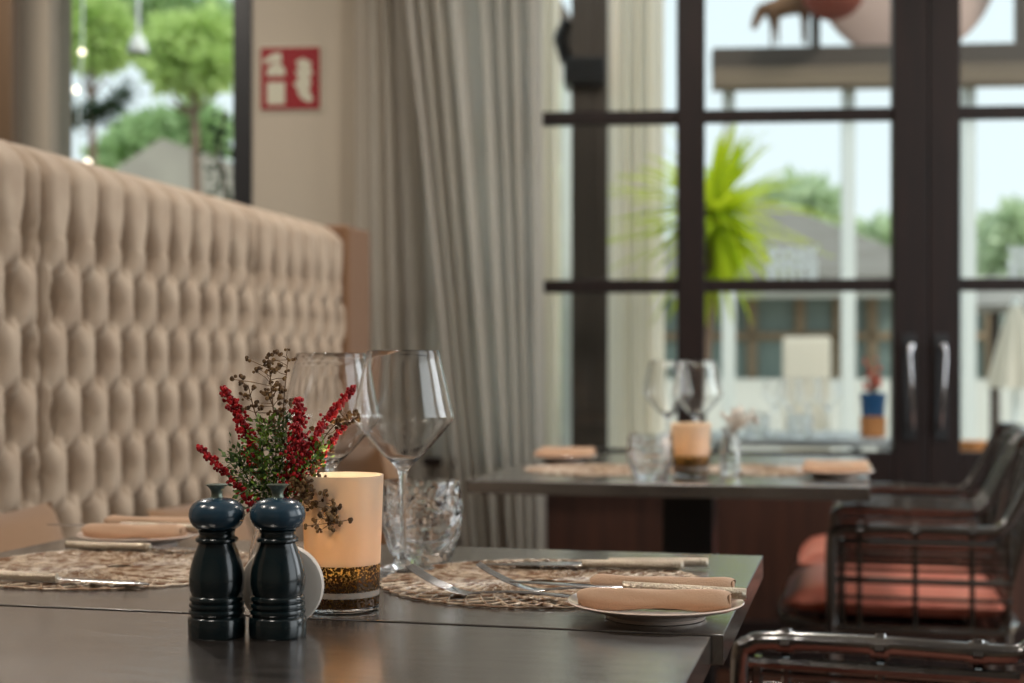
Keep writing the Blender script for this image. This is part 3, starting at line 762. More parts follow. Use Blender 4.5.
# ------------------------------------------------------------------ glassware
def wine_prof():
    outer = [(.0005, 0), (.034, 0), (.0352, .0008), (.034, .0016), (.020, .0032), (.009, .0058), (.0048, .011), (.0036, .022), (.0033, .05), (.0034, .085), (.0042, .102), (.0066, .112), (.0125, .1195), (.023, .1285), (.036, .143), (.0475, .1565), (.0545, .1645), (.0574, .1695), (.0578, .1735), (.0565, .179), (.0535, .192), (.0490, .212), (.0445, .231), (.0408, .2465)]
    inner = [(r-.0011, z) for r, z in reversed(outer[13:])]
    inner = [(.0403, .2472)]+inner+[(.0150, .1228), (.0080, .1190), (.0005, .1175)]
    return outer+inner
WP = wine_prof()
def make_wine():
    q = MB(); q.lathe(WP, n=64); o = q.build('wine_glass', M['glass']); return o
wg = make_wine()
WG = [((-.501, 1.572), 'clear wine glass standing in front of the tumbler by the candle'),
      ((-.607, 1.623), 'clear wine glass partly hidden behind the red flowers'),
      ((-.432, 3.392), 'wine glass above the tumbler on the far window table'),
      ((-.352, 3.298), 'wine glass in front of the dark door stile on the far window table')]
for i, (xy, lb) in enumerate(WG):
    o = wg if i == 0 else wg.copy()
    if i: col.objects.link(o)
    o.location = (xy[0], xy[1], .7525 if i == 0 else .7502); tag(o, lb, 'wine glass', 'clear wine glasses')
def make_tumbler():
    r = random.Random(5)
    cells = []
    while len(cells) < 62:
        c_ = (r.random()*2*PI, r.random()*.088)
        if all(math.hypot(min(abs(c_[0]-d[0]), 2*PI-abs(c_[0]-d[0]))*.045, c_[1]-d[1]) > .0105 for d in cells): cells.append(c_)
        elif r.random() < .002: break
    def rf(rad, z, a, i):
        if i >= NO or z < .004 or z > .09: return rad
        best = sorted(math.hypot(min(abs(a-c0), 2*PI-abs(a-c0))*.045, z-c1) for c0, c1 in cells)[:2]
        return rad-.0024*max(0, 1-best[0]/.012)**1.0+.0012*(1 if best[1]-best[0] < .0018 else 0)
    def outer_r(z):
        f = z/.095
        pts = [(0, .0335), (.06, .0355), (.25, .0435), (.45, .0485), (.62, .0490), (.8, .0475), (1, .0455)]
        for (a, b), (c_, d) in zip(pts, pts[1:]):
            if f <= c_: return b+(d-b)*(f-a)/(c_-a)
        return .0455
    n = 44; outer = [(.0005, 0), (.030, 0)]+[(outer_r(.095*k/n), .095*k/n) for k in range(n+1)]
    NO = len(outer)
    inner = [(outer_r(z)-.0026, z) for z in [.095-.0838*k/20 for k in range(21)]]+[(.020, .0095), (.0005, .009)]
    q = MB(); q.lathe(outer+inner, n=110, rf=rf)
    return q.build('tumbler', M['glass_cut'])
tb = make_tumbler()
TB = [((-.508, 1.668), 'cut crystal water tumbler behind the wine glass stem'),
      ((-.418, 3.0), 'cut crystal water tumbler on the far window table')]
for i, (xy, lb) in enumerate(TB):
    o = tb if i == 0 else tb.copy()
    if i: col.objects.link(o)
    o.location = (xy[0], xy[1], .7502); tag(o, lb, 'tumbler', 'cut crystal tumblers')

# ------------------------------------------------------------------ bud vase and sprigs
VX, VY = -.5385, 1.284
def bud_vase(x, y, label):
    q = MB(); q.lathe([(.0005, 0), (.020, 0), (.0225, .003), (.0235, .03), (.0225, .055), (.017, .075), (.0155, .085), (.018, .098), (.0195, .102),
                       (.0182, .102), (.0166, .097), (.0140, .085), (.0155, .074), (.0208, .054), (.0218, .03), (.0205, .009), (.0005, .008)], n=48)
    o = q.build('bud_vase', M['glass'], loc=(x, y, .7502)); tag(o, label, 'vase', 'glass bud vases')
bud_vase(VX, VY, 'clear glass bud vase holding the red and green sprigs')
base = Vector((VX, VY, .7502+.012))
DV = VX*-sn+VY*cs
def F(px, py, dd=0):
    t = DV+dd; u = (px-512)/1450
    return Vector((t*(-sn+cs*u), t*(cs+sn*u), EYE+(368-py)/1450*t))
def sprig(kind, pxs, dd, seed, label, width=.006, dens=190):
    r = random.Random(seed)
    neck = Vector((VX+r.uniform(-.008, .008), VY+r.uniform(-.008, .008), .7502+.092))
    pts = [base+Vector((r.uniform(-.007, .007), r.uniform(-.007, .007), 0)), neck]+[F(x, y, dd*(i+1)/len(pxs)) for i, (x, y) in enumerate(pxs)]
    cv = bezier(pts, 8); n0 = 12
    name = {'red': 'red_heather_sprig', 'green': 'green_foliage_sprig', 'dried': 'dried_seed_sprig'}[kind]
    t = empty(name, tuple(base), label, 'flower sprig', 'sprigs in the bud vase')
    mstem = {'red': M['redstem'], 'green': M['leaf_dark'], 'dried': M['dried']}[kind]
    st = MB(); st.tube([p-base for p in cv], [.0011-.0007*i/len(cv) for i in range(len(cv))], 5)
    bl = MB()
    L = len(cv)
    def rv(s): return Vector((r.gauss(0, s), r.gauss(0, s), r.gauss(0, s)))
    if kind == 'red':
        s0 = 16
        for k in range(dens):
            f = r.random()**.85; i = s0+f*(L-1-s0); a = int(i); p = cv[a].lerp(cv[min(a+1, L-1)], i-a)
            wd = width*(1.0-.68*f**1.6)*(.55+.45*min(1, f*5))
            q = p+rv(wd*.62)
            bl.ball(q-base, r.uniform(.0013, .0022), 6, 4)
            if k % 3 == 0: st.tube([p-base, q-base], .0003, 4)
    elif kind == 'green':
        s0 = 14
        for k in range(dens):
            f = r.random(); i = s0+f*(L-1-s0); a = int(i); p = cv[a].lerp(cv[min(a+1, L-1)], i-a)
            q = p+rv(width*(1-.45*f))
            d = (q-p)+Vector((0, 0, .004))+rv(.002)
            bl.leaf(q-base, d, rv(1).normalized(), r.uniform(.0042, .0075), r.uniform(.0028, .0044))
            if k % 4 == 0: st.tube([p-base, q-base], .0004, 4)
    else:
        s0 = 17
        for k in range(dens):
            f = r.random(); i = s0+f*(L-1-s0); a = int(i); p = cv[a].lerp(cv[min(a+1, L-1)], i-a)
            d = rv(width); d.z = abs(d.z)*.6 if len(pxs) and pxs[-1][1] < 400 else d.z*.6
            q = p+d; mid = p.lerp(q, .5)+rv(.001)
            st.tube([p-base, mid-base, q-base], .00035, 4)
            for m_ in range(r.choice((2, 3, 4))): bl.ball(q-base+rv(.0013), r.uniform(.0013, .0023), 5, 4)
    st.build('stem', mstem, t)
    lv = {'red': ('blossoms', M['berry']), 'green': ('leaves', M['leaf_dark'] if seed % 2 else M['leaf_lime']), 'dried': ('seed_heads', M['dried'])}[kind]
    tag(bl.build(lv[0], lv[1], t), kind='stuff')
    return t
sprig('red', [(262, 512), (236, 483), (199, 447)], -.01, 1, 'red heather sprig leaning lowest toward the banquette side', .0052, 210)
sprig('red', [(263, 478), (246, 430), (223, 387)], .01, 2, 'tall red heather sprig between the low one and the dried seed stalks', .0085, 330)
sprig('red', [(286, 492), (297, 445), (299, 399)], -.012, 3, 'thick upright red heather sprig in the middle of the bouquet', .0098, 430)
sprig('red', [(292, 490), (318, 432), (354, 388)], .0, 4, 'long red heather sprig leaning over the wine glass', .0062, 300)
sprig('red', [(296, 495), (322, 455), (345, 426)], .008, 5, 'short red heather sprig just above the candle holder', .0050, 130)
sprig('green', [(268, 490), (262, 455), (268, 425)], -.012, 6, 'bright green small-leaved sprig at the centre front of the bouquet', .0115, 300)
sprig('green', [(262, 500), (246, 475), (238, 452)], -.004, 7, 'dark green small-leaved sprig behind the low red heather', .0110, 300)
sprig('green', [(276, 480), (284, 450), (282, 420)], .004, 9, 'dark green small-leaved sprig beside the upright red heather', .0100, 300)
sprig('green', [(290, 492), (310, 465), (324, 448)], -.008, 8, 'bright green sprig above the candle holder rim', .0080, 220)
sprig('dried', [(276, 450), (272, 395), (268, 354)], .012, 10, 'tallest dried brown seed stalk at the top of the bouquet', .0110, 42)
sprig('dried', [(272, 455), (256, 415), (248, 385)], .018, 12, 'dried brown seed stalk curving behind the tall red heather', .0085, 24)
sprig('dried', [(282, 440), (284, 400), (288, 358)], .02, 16, 'thin dried brown seed stalk crossing the wine glass rim', .0075, 22)
sprig('dried', [(300, 478), (330, 430), (352, 415)], .015, 13, 'dried brown seed stalk under the long red heather', .0080, 34)
sprig('dried', [(298, 478), (318, 488), (326, 512), (330, 525)], -.03, 14, 'dried brown seed stalk drooping in front of the candle holder', .0085, 80)
sprig('dried', [(290, 480), (303, 492), (311, 505)], -.025, 15, 'short dried brown seed stalk beside the mill finial', .0065, 34)

# far table bud vase with pale sprigs
bud_vase(-.265, 3.14, 'clear glass bud vase with pale sprigs on the far window table')
q = MB(); r = random.Random(3)
for k in range(46):
    p = Vector((.0, 0, .09)); d = Vector((r.gauss(.02, .018), r.gauss(0, .02), r.uniform(.01, .055)))
    q.tube([(0, 0, .02), p, p+d], .0007, 4); q.ball(p+d, r.uniform(.003, .006), 6, 4)
tag(q.build('pale_bouquet', M['white_ceramic'], loc=(-.265, 3.14, .7502)), 'small pale bouquet in the bud vase on the far window table', 'flowers')

# ------------------------------------------------------------------ ceiling fill lamps, added out of view to brighten the room
for i, (x, y) in enumerate(((-1.9, .9), (-.4, 3.3), (-2.3, 3.4), (-.75, .3), (1.2, 3.4))):
    t = empty('ceiling_fill_lamp', (x, y, ZC), 'added ceiling fill lamp, out of view above the room', 'lamp', 'added ceiling fill lamps')
    q = MB(); q.lathe([(.11, -.012), (.12, -.012), (.12, 0), (.11, 0)], n=32); q.build('trim_ring', M['frame_black'], t)
    q = MB(); q.lathe([(.001, -.014), (.10, -.014), (.105, -.012), (.001, -.012)], n=32); q.build('diffuser', M['fill_warm'], t)
    light('ceiling_fill_light', 'AREA', (x, y, ZC-.03), energy=15, color=(1, .92, .83), shape='DISK', size=.3)

# ------------------------------------------------------------------ outside: terrace, pergola, pavilion
before = set(col.objects)
mb = MB(); mb.box(-45, 45, YW+.2, 80, -.12, -.02); struct(mb.build('terrace_ground', M['terrace'], smooth=False))
# pergola beam with posts
bt = P(800, 49, 8.0); bb = P(800, 90, 8.0); xl = P(712, 60, 8.0).x
t = empty('pergola', (1.2, 8, 0), 'weathered timber pergola beam on slender white posts outside the door', 'pergola')
mb = MB(); mb.box(xl-1.2, 3.6-1.2, -.07, .07, bb.z+.11, bt.z); mb.build('upper_beam', M['dark_post'], t, bevel=.006)
mb = MB(); mb.box(xl-1.2, 3.6-1.2, -.11, .02, bb.z, bb.z+.108); mb.build('lower_beam', M['beam'], t, bevel=.006)
for px in (728.5, 848, 968):
    x = P(px, 300, 8.06).x; mb = MB(); mb.box(x-1.2-.034, x-1.2+.034, .02, .09, 0, bb.z+.10)
    mb.build('post', M['white_paint'], t, smooth=False)
x = P(815.5, 20, 8.0).x; mb = MB(); mb.box(x-1.2-.022, x-1.2+.022, -.025, .025, bt.z, bt.z+.62); mb.build('upright', M['dark_post'], t, smooth=False)
x = P(1019, 20, 8.0).x; mb = MB(); mb.box(x-1.2-.02, x-1.2+.05, -.025, .025, bt.z, bt.z+.62); mb.build('upright', M['dark_post'], t, smooth=False)
# solid disc, ball and bull modelling reflections in the door glass
c = P(905, -30, 8.14); q = MB(); q.lathe([(.001, -.03), (.47, -.03), (.495, -.015), (.495, .015), (.47, .03), (.001, .03)], n=64)
o = q.build('reflected_disc', M['disc_pink'], loc=tuple(c)); o.rotation_euler = (PI/2, 0, 0); tag(o, 'big round pale disc modelling a reflection in the door glass, behind the pergola beam', 'ornament')
c = P(833, -12, 7.80); q = MB(); q.ball((0, 0, 0), .17, 24, 16, 1.0); o = q.build('reflected_ball', M['clay_red'], loc=tuple(c)); tag(o, 'dark red ball modelling a reflection in the door glass, above the pergola beam', 'ornament')
def skin(name, pts, edges, radii, m, loc, label, cat):
    me = bpy.data.meshes.new(name); me.from_pydata(pts, edges, []); o = bpy.data.objects.new(name, me); col.objects.link(o); o.location = loc
    sk = o.modifiers.new('skin', 'SKIN'); ss = o.modifiers.new('smooth', 'SUBSURF'); ss.levels = 2; ss.render_levels = 2
    for i, r_ in enumerate(radii): me.skin_vertices[0].data[i].radius = r_ if isinstance(r_, tuple) else (r_, r_)
    me.skin_vertices[0].data[0].use_root = True; me.materials.append(m); sk.use_smooth_shade = True
    return tag(o, label, cat)
c = P(784, 48, 7.99)
pts = [(.02, 0, .235), (.11, 0, .24), (-.06, 0, .235), (-.12, 0, .20), (-.155, 0, .13), (-.165, 0, .09),
       (-.06, .03, .12), (-.065, .03, .0), (-.04, -.03, .12), (-.035, -.03, .0), (.12, .03, .13), (.13, .03, .0), (.10, -.03, .13), (.10, -.03, .0), (.15, 0, .2), (.17, 0, .12)]
skin('reflected_bull', pts, [(0, 1), (0, 2), (2, 3), (3, 4), (4, 5), (2, 6), (6, 7), (2, 8), (8, 9), (1, 10), (10, 11), (1, 12), (12, 13), (1, 14), (14, 15)],
     [(.055, .055), (.05, .05), .056, .036, .026, .014, .014, .007, .014, .007, .015, .007, .015, .007, .010, .004], M['carved'], tuple(c+Vector((0, 0, .012))), 'brown bull shape modelling a reflection in the door glass, on the pergola beam', 'carving')

# dark timber post with bracket and pale drapes
t = empty('terrace_post', (P(590, 368, 6.0).x, 6.0, 0), 'dark timber terrace post with a black bracket seen through the small-paned window', 'post')
a, b = P(572, 368, 6.0).x, P(608, 368, 6.0).x; h_ = (b-a)/2
mb = MB(); mb.box(-h_, h_*.1, -.07, .07, 0, 3.2); mb.box(h_*.1, h_, -.05, .05, 0, 3.2); mb.build('shaft', M['dark_post'], t, bevel=.004)
mb = MB(); z1 = P(590, 62, 6.0).z; z0 = P(590, 88, 6.0).z; mb.box(-h_-.03, h_*.9, -.1, .08, z0, z1); mb.tube([(-h_-.02, 0, z1), (-h_-.05, 0, z1+.10), (-h_-.02, 0, z1+.17)], .03, 8); mb.build('bracket', M['frame_black'], t, bevel=.006)
def drape(x0, x1, Y, n, label, zt=3.0, m='drape_out'):
    def fn(u, v): return (x0+(x1-x0)*u, Y+.05*math.sin(2*PI*n*u)+.02*math.sin(2*PI*n*u*1.7+v*2), .02+zt*v)
    q = MB(); q.grid(n*14, 12, fn); o = q.build('terrace_drape', M[m])
    tag(o, label, 'curtain', 'outdoor drapes')
drape(P(607, 0, 7.3).x, P(664, 0, 7.3).x, 7.3, 5, 'pale outdoor drape hanging beside the dark terrace post')
drape(P(524, 0, 6.6).x, P(560, 0, 6.6).x, 6.6, 3, 'narrow pale outdoor drape beyond the curtain edge')
# slanting shade roof beyond the curtain
t = empty('shade_roof', (P(560, 0, 7).x, 7.0, 2.4), 'slanting beige shade roof beyond the dark terrace post', 'shade roof')
a1, a2, a3, a4 = P(515, -60, 7.), P(580, 48, 7.), P(578, 82, 7.), P(535, 45, 7.)
q = MB(); o0 = Vector(t.location)
q.add([a1-o0, a2-o0, a3-o0, a4-o0, a1-o0+Vector((0, .5, 0)), a2-o0+Vector((0, .5, 0)), a3-o0+Vector((0, .5, 0)), a4-o0+Vector((0, .5, 0))],
      [(0, 1, 2, 3), (7, 6, 5, 4), (0, 4, 5, 1), (1, 5, 6, 2), (2, 6, 7, 3), (3, 7, 4, 0)]); q.build('fabric', M['disc_pink'], t, smooth=False)
q = MB(); q.tube([a1-o0, a2-o0], .04, 8); q.build('rafter', M['dark_post'], t)
q = MB(); x = P(568, 0, 7).x-o0.x; q.box(x-.03, x+.03, -.03, .03, -2.4, .1); q.build('pole', M['white_paint'], t, smooth=False)

# yucca
t = empty('yucca_plant', (P(712, 300, 6.6).x, 6.6, 0), 'spiky lime green yucca behind the door stile', 'plant')
cz = P(700, 212, 6.6).z
q = MB(); q.tube([(-.09, 0, 0), (-.08, .02, .8), (0, 0, cz-.05)], [.06, .055, .05], 10); q.build('trunk', M['bark'], t)
q = MB(); r = random.Random(21)
for k in range(230):
    az = r.uniform(0, 2*PI); el = r.uniform(-1.35, 1.25); L = r.uniform(.34, .62)*(1 if el > -.2 else .85)
    d = Vector((math.cos(az)*math.cos(el), math.sin(az)*math.cos(el), math.sin(el))); s = Vector((-math.sin(az), math.cos(az), 0))
    org = Vector((0, 0, cz+r.uniform(-.10, .06))); w0 = r.uniform(.014, .028)
    vs = []; nseg = 5
    for i in range(nseg+1):
        f = i/nseg; p = org+d*L*f+Vector((0, 0, -.16*L*f*f*(1.5 if el > 0 else .6))); wd = w0*(1-f**2.2)+.001
        vs += [p-s*wd, p+Vector((0, 0, -.004)), p+s*wd]
    fs = []
    for i in range(nseg): fs += [(i*3, i*3+1, i*3+4, i*3+3), (i*3+1, i*3+2, i*3+5, i*3+4)]
    q.add(vs, fs)
q.build('leaf_crown', M['yucca'], t)

# pavilion across the terrace
PY = 15.0
t = empty('pavilion', (2.0, PY, 0), 'low pale pavilion with grey sloping roof and tinted glazing across the terrace', 'building')
def L_(v): return Vector((v.x-2.0, v.y-PY, v.z))
x0 = P(640, 368, PY).x-2; x1 = P(1130, 368, PY).x-2
pr = [P(640, 258, PY), P(755, 208, PY), P(895, 262, PY), P(925, 278, PY)]
z_e = P(800, 283, PY).z; z_w = P(800, 379, PY).z; z_b = P(800, 300, PY).z
q = MB(); rr_ = [(v.x-2, v.z) for v in pr]+[(pr[3].x-2, z_e), (pr[0].x-2, z_e)]
q.prism(rr_, -.9, 3.0); q.build('roof', M['thatch'], t, smooth=False)
q = MB(); q.box(x0, x1, -.6, -.5, z_b, z_e+.02); q.build('fascia', M['pav_wall'], t, smooth=False)
q = MB(); q.box(x0, x1, -.3, -.1, 0, z_w); q.build('low_wall', M['pav_wall'], t, smooth=False)
q = MB(); q.box(x0, x1, .05, .1, z_w, z_b+.1); q.build('glazing', M['pav_glass'], t, smooth=False)
q = MB()
for px in (700, 752, 800, 838, 872, 930, 990): x = P(px, 300, PY).x-2; q.box(x-.05, x+.05, -.04, .05, z_w, z_b+.1)
zz = P(800, 336, PY).z; q.box(x0, x1, -.04, .05, zz-.04, zz+.04); q.build('window_frames', M['pav_wood'], t, smooth=False)
# tall chair back / screen
c0, c1 = P(783, 337, 10.5), P(830, 430, 10.5)
q = MB(); q.box(c0.x, c1.x, 10.46, 10.54, .35, c0.z); q.box(c0.x, c0.x+.04, 10.46, 10.54, 0, .35); q.box(c1.x-.04, c1.x, 10.46, 10.54, 0, .35)
tag(q.build('lounge_chair_back', M['drape_out'], bevel=.02), 'upright pale fabric screen standing in front of the pavilion', 'screen')
# folded parasol
t = empty('folded_parasol', (P(1016, 368, 9.).x, 9., 0), 'folded beige parasol seen through the pane beyond the door handles', 'parasol')
zt_, zb_ = P(1016, 306, 9.).z, P(1016, 388, 9.).z
def pf(u, v):
    r_ = (.03+.13*(1-v)**.8)*(1+.16*math.sin(16*PI*u)); return (r_*math.cos(2*PI*u), r_*math.sin(2*PI*u), zb_+(zt_-zb_)*v)
q = MB(); q.grid(96, 10, pf, closed_u=True); q.build('canopy', M['drape_out'], t)
q = MB(); q.tube([(0, 0, 0), (0, 0, zt_+.05)], .022, 10); q.build('pole', M['white_paint'], t)
# thatch sunshade above it
t = empty('thatch_sunshade', (P(995, 368, 10.).x, 10., 0), 'grey thatched sunshade on a pole among the greenery', 'sunshade')
za, zb2 = P(990, 276, 10.).z, P(990, 312, 10.).z
q = MB(); q.lathe([(.42, zb2), (.44, zb2+.03), (.25, (za+zb2)/2+.05), (.02, za)], n=28); q.build('thatch', M['thatch'], t)
q = MB(); q.tube([(0, 0, 0), (0, 0, zb2+.05)], .035, 8); q.build('pole', M['dark_post'], t)

# trees
def foliage(c, rad, n, ls, m, name='crown', parent=None, seed=1, blobs=7):
    r = random.Random(seed); q = MB(); c = Vector(c)
    cc = [(c+Vector((r.uniform(-.6, .6)*rad[0], r.uniform(-.5, .5)*rad[1], r.uniform(-.55, .55)*rad[2])), r.uniform(.35, .6)) for _ in range(blobs)]
    for k in range(n):
        b, s = cc[r.randrange(blobs)]
        d = Vector((r.gauss(0, 1), r.gauss(0, 1), r.gauss(0, 1))).normalized(); rr3 = r.random()**.35*s
        p = b+Vector((d.x*rad[0], d.y*rad[1], d.z*rad[2]))*rr3
        q.leaf(p, (d+Vector((r.gauss(0, .6), r.gauss(0, .6), r.gauss(0, .6)))), Vector((r.gauss(0, 1), r.gauss(0, 1), r.gauss(0, 1))).normalized(), ls*r.uniform(.6, 1.3), ls*r.uniform(.4, .8))
    return q.build(name, m, parent)
def tree(px, py, Y, rx, rz, n, ls, m, label, seed, trunk_px=None, tr=.08, name='tree'):
    c = P(px, py, Y); tx = P(trunk_px if trunk_px else px, 368, Y).x
    t = empty(name, (tx, Y, 0), label, 'tree', 'trees beyond the windows')
    sc_ = Y/1450/.93
    foliage((c.x-tx, 0, c.z), (rx*sc_, rx*sc_*.8, rz*sc_), n, ls, m, 'crown', t, seed)
    q = MB(); q.tube([(0, 0, 0), (.05, .02, c.z*.5), (c.x-tx, 0, c.z)], [tr, tr*.8, tr*.4], 8)
    rq = random.Random(seed)
    for k in range(4):
        a = Vector((c.x-tx, 0, c.z))*.86; q.tube([a, a+Vector((rq.uniform(-.6, .6)*rx*sc_, rq.uniform(-.3, .3)*rx*sc_, rq.uniform(.1, .6)*rz*sc_))], [tr*.45, tr*.12], 6)
    q.build('trunk', M['bark'], t)
tree(150, 8, 20, 130, 66, 6500, .26, M['tree_leaf'], 'broad green tree canopy across the top of the garden window', 31, 400)
tree(192, 55, 13, 40, 34, 1500, .17, M['tree_lime'], 'lime green tree with a slim trunk in the garden window', 32, 194, .07)
tree(90, 40, 17, 40, 42, 1100, .24, M['tree_lime'], 'pale lime tree at the edge of the garden window', 33)
tree(168, 150, 24, 62, 36, 2200, .30, M['tree_leaf'], 'rounded green bush tree low in the garden window', 34)
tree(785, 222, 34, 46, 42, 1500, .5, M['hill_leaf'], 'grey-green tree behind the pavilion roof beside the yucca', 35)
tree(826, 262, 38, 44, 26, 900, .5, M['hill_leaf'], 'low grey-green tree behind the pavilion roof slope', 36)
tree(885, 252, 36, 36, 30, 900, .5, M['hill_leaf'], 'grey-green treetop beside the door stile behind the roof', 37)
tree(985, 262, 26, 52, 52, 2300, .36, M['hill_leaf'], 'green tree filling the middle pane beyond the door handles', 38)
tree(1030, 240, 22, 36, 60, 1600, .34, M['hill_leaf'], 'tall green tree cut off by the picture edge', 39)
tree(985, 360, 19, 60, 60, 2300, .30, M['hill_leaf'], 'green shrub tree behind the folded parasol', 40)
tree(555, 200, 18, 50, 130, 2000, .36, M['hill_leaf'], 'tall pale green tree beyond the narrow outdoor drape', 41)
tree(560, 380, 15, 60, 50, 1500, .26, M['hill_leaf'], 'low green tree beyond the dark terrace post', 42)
# grey roof low in the garden window
a, b, c_ = P(95, 215, 16), P(190, 152, 16), P(300, 190, 16)
t = empty('garden_house', (b.x, 16, 0), 'grey sloping roof of a garden house low in the garden window', 'building')
q = MB(); q.prism([(a.x-b.x, a.z), (0, b.z), (c_.x-b.x, c_.z), (c_.x-b.x, a.z-.35), (a.x-b.x, a.z-.35)], -1, 3); q.build('roof', M['terrace'], t, smooth=False)
q = MB(); q.box(a.x-b.x+.2, c_.x-b.x-.2, -.7, 2.8, 0, a.z-.3); q.build('wall', M['pav_wall'], t, smooth=False)
# pine with a dark bough reaching into the garden window
t = empty('pine_tree', (P(20, 368, 8).x, 8, 0), 'pine with a dark bough reaching into the garden window', 'tree')
o0 = Vector(t.location); q = MB(); q.tube([(0, 0, 0), (0, 0, 3.6)], [.1, .06], 8)
bw = [P(20, 150, 8), P(75, 120, 8), P(105, 112, 8), P(130, 92, 8)]; q.tube([v-o0 for v in bw], [.03, .022, .014, .005], 6); q.build('trunk', M['bark'], t)
q = MB(); r = random.Random(9)
for k in range(620):
    i = r.uniform(.9, 3); a = min(int(i), 2); p = bw[a].lerp(bw[a+1], i-a)+Vector((r.gauss(0, .035), r.gauss(0, .035), r.gauss(0, .03)))
    q.leaf(p-o0, Vector((r.gauss(0, 1), r.gauss(0, 1), r.gauss(.2, .6))), Vector((0, r.gauss(0, 1), 1)), r.uniform(.05, .1), .012)
q.build('needles', M['pine'], t)
# climbing plant by the window edge
t = empty('climbing_plant', (P(222, 368, 5.35).x, 5.35, 0), 'dark leafy climber outside beside the black window frame', 'plant')
o0 = Vector(t.location); q = MB(); st = [Vector((0, 0, 0)), Vector((.02, 0, 1.2))]+[P(226, 190, 5.35)-o0, P(218, 150, 5.35)-o0, P(226, 112, 5.35)-o0]
q.tube(bezier(st, 5), .006, 6); q.build('stem', M['bark'], t)
q = MB(); r = random.Random(4)
for k in range(120):
    px = r.gauss(222, 11); py = r.uniform(112, 215); v = P(px, py, 5.35+r.gauss(0, .05))-o0
    q.leaf(v, Vector((r.gauss(0, 1), r.gauss(0, 1), r.gauss(-.5, .6))), Vector((r.gauss(0, 1), -1, r.gauss(0, 1))), r.uniform(.022, .045), .018)
q.build('leaves', M['pine'], t)
# hanging lamp and string of bulbs outside the garden window
c = P(138, 46, 6.2); t = empty('hanging_lamp', (c.x, 6.2, c.z), 'white hanging lamp on a cord outside the garden window', 'lamp')
q = MB(); q.tube([(0, 0, .05), (0, 0, 1.2)], .009, 6); q.build('cord', M['white_paint'], t)
q = MB(); q.lathe([(.045, -.03), (.046, -.025), (.035, .02), (.015, .05), (.013, .05), (.033, .015), (.043, -.03)], n=24); q.build('lamp_shade', M['white_paint'], t)
c = P(84, 52, 6.6); t = empty('string_light', (c.x, 6.6, c.z), 'hanging string of glowing bulbs at the edge of the garden window', 'light')
q = MB(); q.tube([P(79, 175, 6.6)-c, P(79, 92, 6.6)-c, P(82, 52, 6.6)-c, P(84, -60, 6.6)-c], .004, 5); q.build('cord', M['white_paint'], t)
for px, py in ((82, 52), (76, 90), (88, 162)):
    q = MB(); q.ball(P(px, py, 6.6)-c, .014, 12, 8); q.build('bulb', M['bulb'], t)

# outdoor table with glasses and a potted plant, seen through the door's low pane
OY0, OY1 = 5.45, 6.2; ox0, ox1 = P(716, 368, OY0).x, P(897, 368, OY0).x
t = empty('terrace_table', ((ox0+ox1)/2, (OY0+OY1)/2, 0), 'pale terrace table laid with glasses just outside the door', 'table')
hx_, hy_ = (ox1-ox0)/2, (OY1-OY0)/2
OZ = .715
q = MB(); q.box(-hx_, hx_, -hy_, hy_, OZ-.03, OZ); q.build('tabletop', M['out_top'], t, bevel=.003)
for sx in (-1, 1):
    for sy in (-1, 1):
        q = MB(); q.box(sx*(hx_-.04)-.02, sx*(hx_-.04)+.02, sy*(hy_-.04)-.02, sy*(hy_-.04)+.02, 0, OZ-.03); q.build('leg', M['white_paint'], t, smooth=False)
gl = [(790, 5.70, 'wine glass in the middle of the terrace table'), (808, 5.88, 'wine glass at the back of the terrace table'), (828, 5.72, 'wine glass on the terrace table nearer the blue pot'), (775, 5.95, 'wine glass at the far left of the terrace table cluster')]
for px, Y, lb in gl:
    o = wg.copy(); col.objects.link(o); o.location = (P(px, 400, Y).x, Y, OZ+.001); o.scale = (.9, .9, .9); tag(o, lb, 'wine glass', 'glasses on the terrace table')
for px, Y, lb in ((757, 5.62, 'tumbler at the end of the terrace table away from the pot'), (800, 5.58, 'tumbler at the front of the terrace table')):
    o = tb.copy(); col.objects.link(o); o.location = (P(px, 400, Y).x, Y, OZ+.001); tag(o, lb, 'tumbler', 'glasses on the terrace table')
x = P(873, 400, 5.66).x
q = MB(); q.lathe([(.001, 0), (.040, 0), (.047, .004), (.050, .074), (.044, .078), (.001, .078)], n=32); o = q.build('terracotta_stand', M['terracotta'], loc=(x, 5.66, OZ+.001)); tag(o, 'terracotta bowl standing under the blue pot on the terrace table', 'bowl')
t = empty('potted_plant', (x, 5.66, OZ+.0795), 'blue glazed pot with coral flowers on the terrace table', 'potted plant')
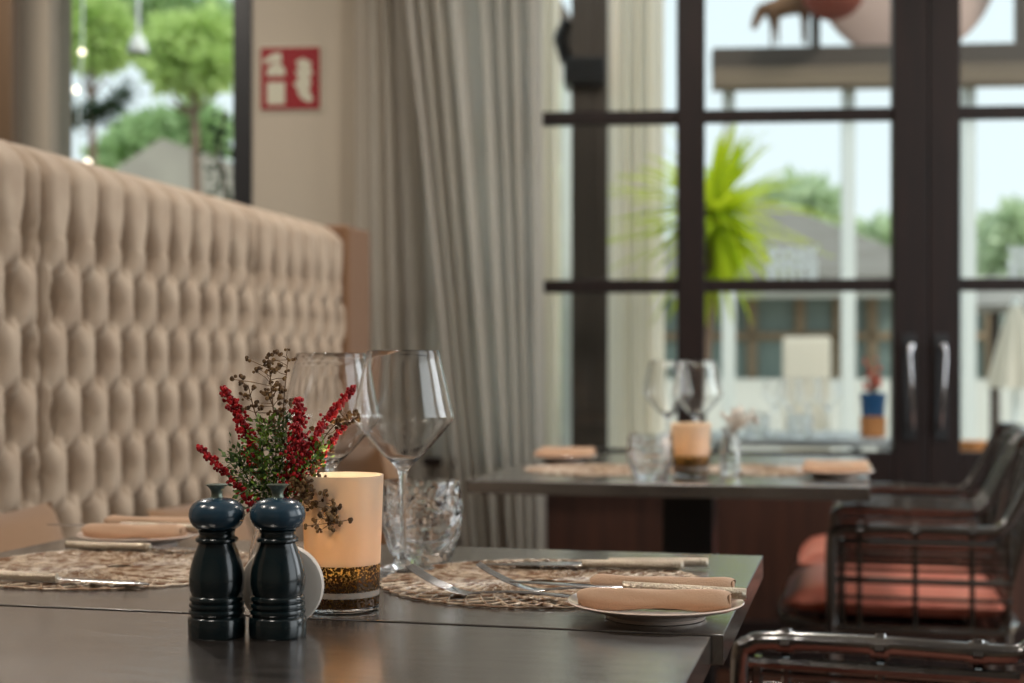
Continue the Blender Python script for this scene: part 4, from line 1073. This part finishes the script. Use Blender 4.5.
q = MB(); q.lathe([(.001, 0), (.040, 0), (.043, .004), (.050, .085), (.051, .09), (.046, .09), (.044, .075), (.001, .075)], n=32); q.build('pot', M['blue_pot'], t)
q = MB(); s_ = MB(); r = random.Random(8)
for k in range(26):
    p = Vector((r.gauss(0, .02), r.gauss(0, .02), .10+r.random()*.12)); s_.tube([(0, 0, .07), p], .0015, 4)
    q.ball(p, r.uniform(.006, .012), 7, 5)
s_.build('stems', M['bark'], t); tag(q.build('flowers', M['pink_flower'], t), kind='stuff')
x = P(975, 400, 6.5).x
q = MB(); q.lathe([(.001, 0), (.05, 0), (.06, .004), (.075, .42), (.08, .44), (.08, .66), (.001, .66)], n=28); tag(q.build('terracotta_urn', M['terracotta'], loc=(x, 6.5, 0.0)), 'tall terracotta urn outside beside a white pergola post', 'urn')

# reversed white lettering stuck on the door glass
def letters(px0, px1, py0, py1, rows, label, parent_x):
    c0, c1 = P(px0, py0, YW+.03), P(px1, py1, YW+.03)
    t = empty('glass_lettering', (c0.x, YW+.028, c1.z), label, 'lettering', 'white lettering on the door panes')
    hrow = (c0.z-c1.z)/len(rows)
    for i, s in enumerate(rows):
        cu = bpy.data.curves.new('lettering_row', 'FONT'); cu.body = s; cu.size = 1; cu.offset = .085
        cu.align_x = 'LEFT'
        o = bpy.data.objects.new('lettering_row', cu); col.objects.link(o); o.data.materials.append(M['letter'])
        bpy.context.view_layer.update()
        w_ = max(o.dimensions.x, .01); sx_ = (c1.x-c0.x)/w_; sz_ = hrow*.93/.72
        me = bpy.data.meshes.new_from_object(o.evaluated_get(bpy.context.evaluated_depsgraph_get())); bpy.data.objects.remove(o)
        o = bpy.data.objects.new('lettering_row', me); col.objects.link(o)
        o.parent = t; o.rotation_euler = (PI/2, 0, PI); o.scale = (sx_, sz_, 1)
        o.location = (c1.x-c0.x, 0, (len(rows)-1-i)*hrow+.004)
letters(765, 817, 248, 281, ['XMHOOB', 'STITE'], 'white reversed lettering on the door pane beside the yucca', 0)
letters(1006, 1060, 247, 281, ['BOOHMX', 'STITE'], 'white reversed lettering on the pane at the picture edge', 0)
swing(before)
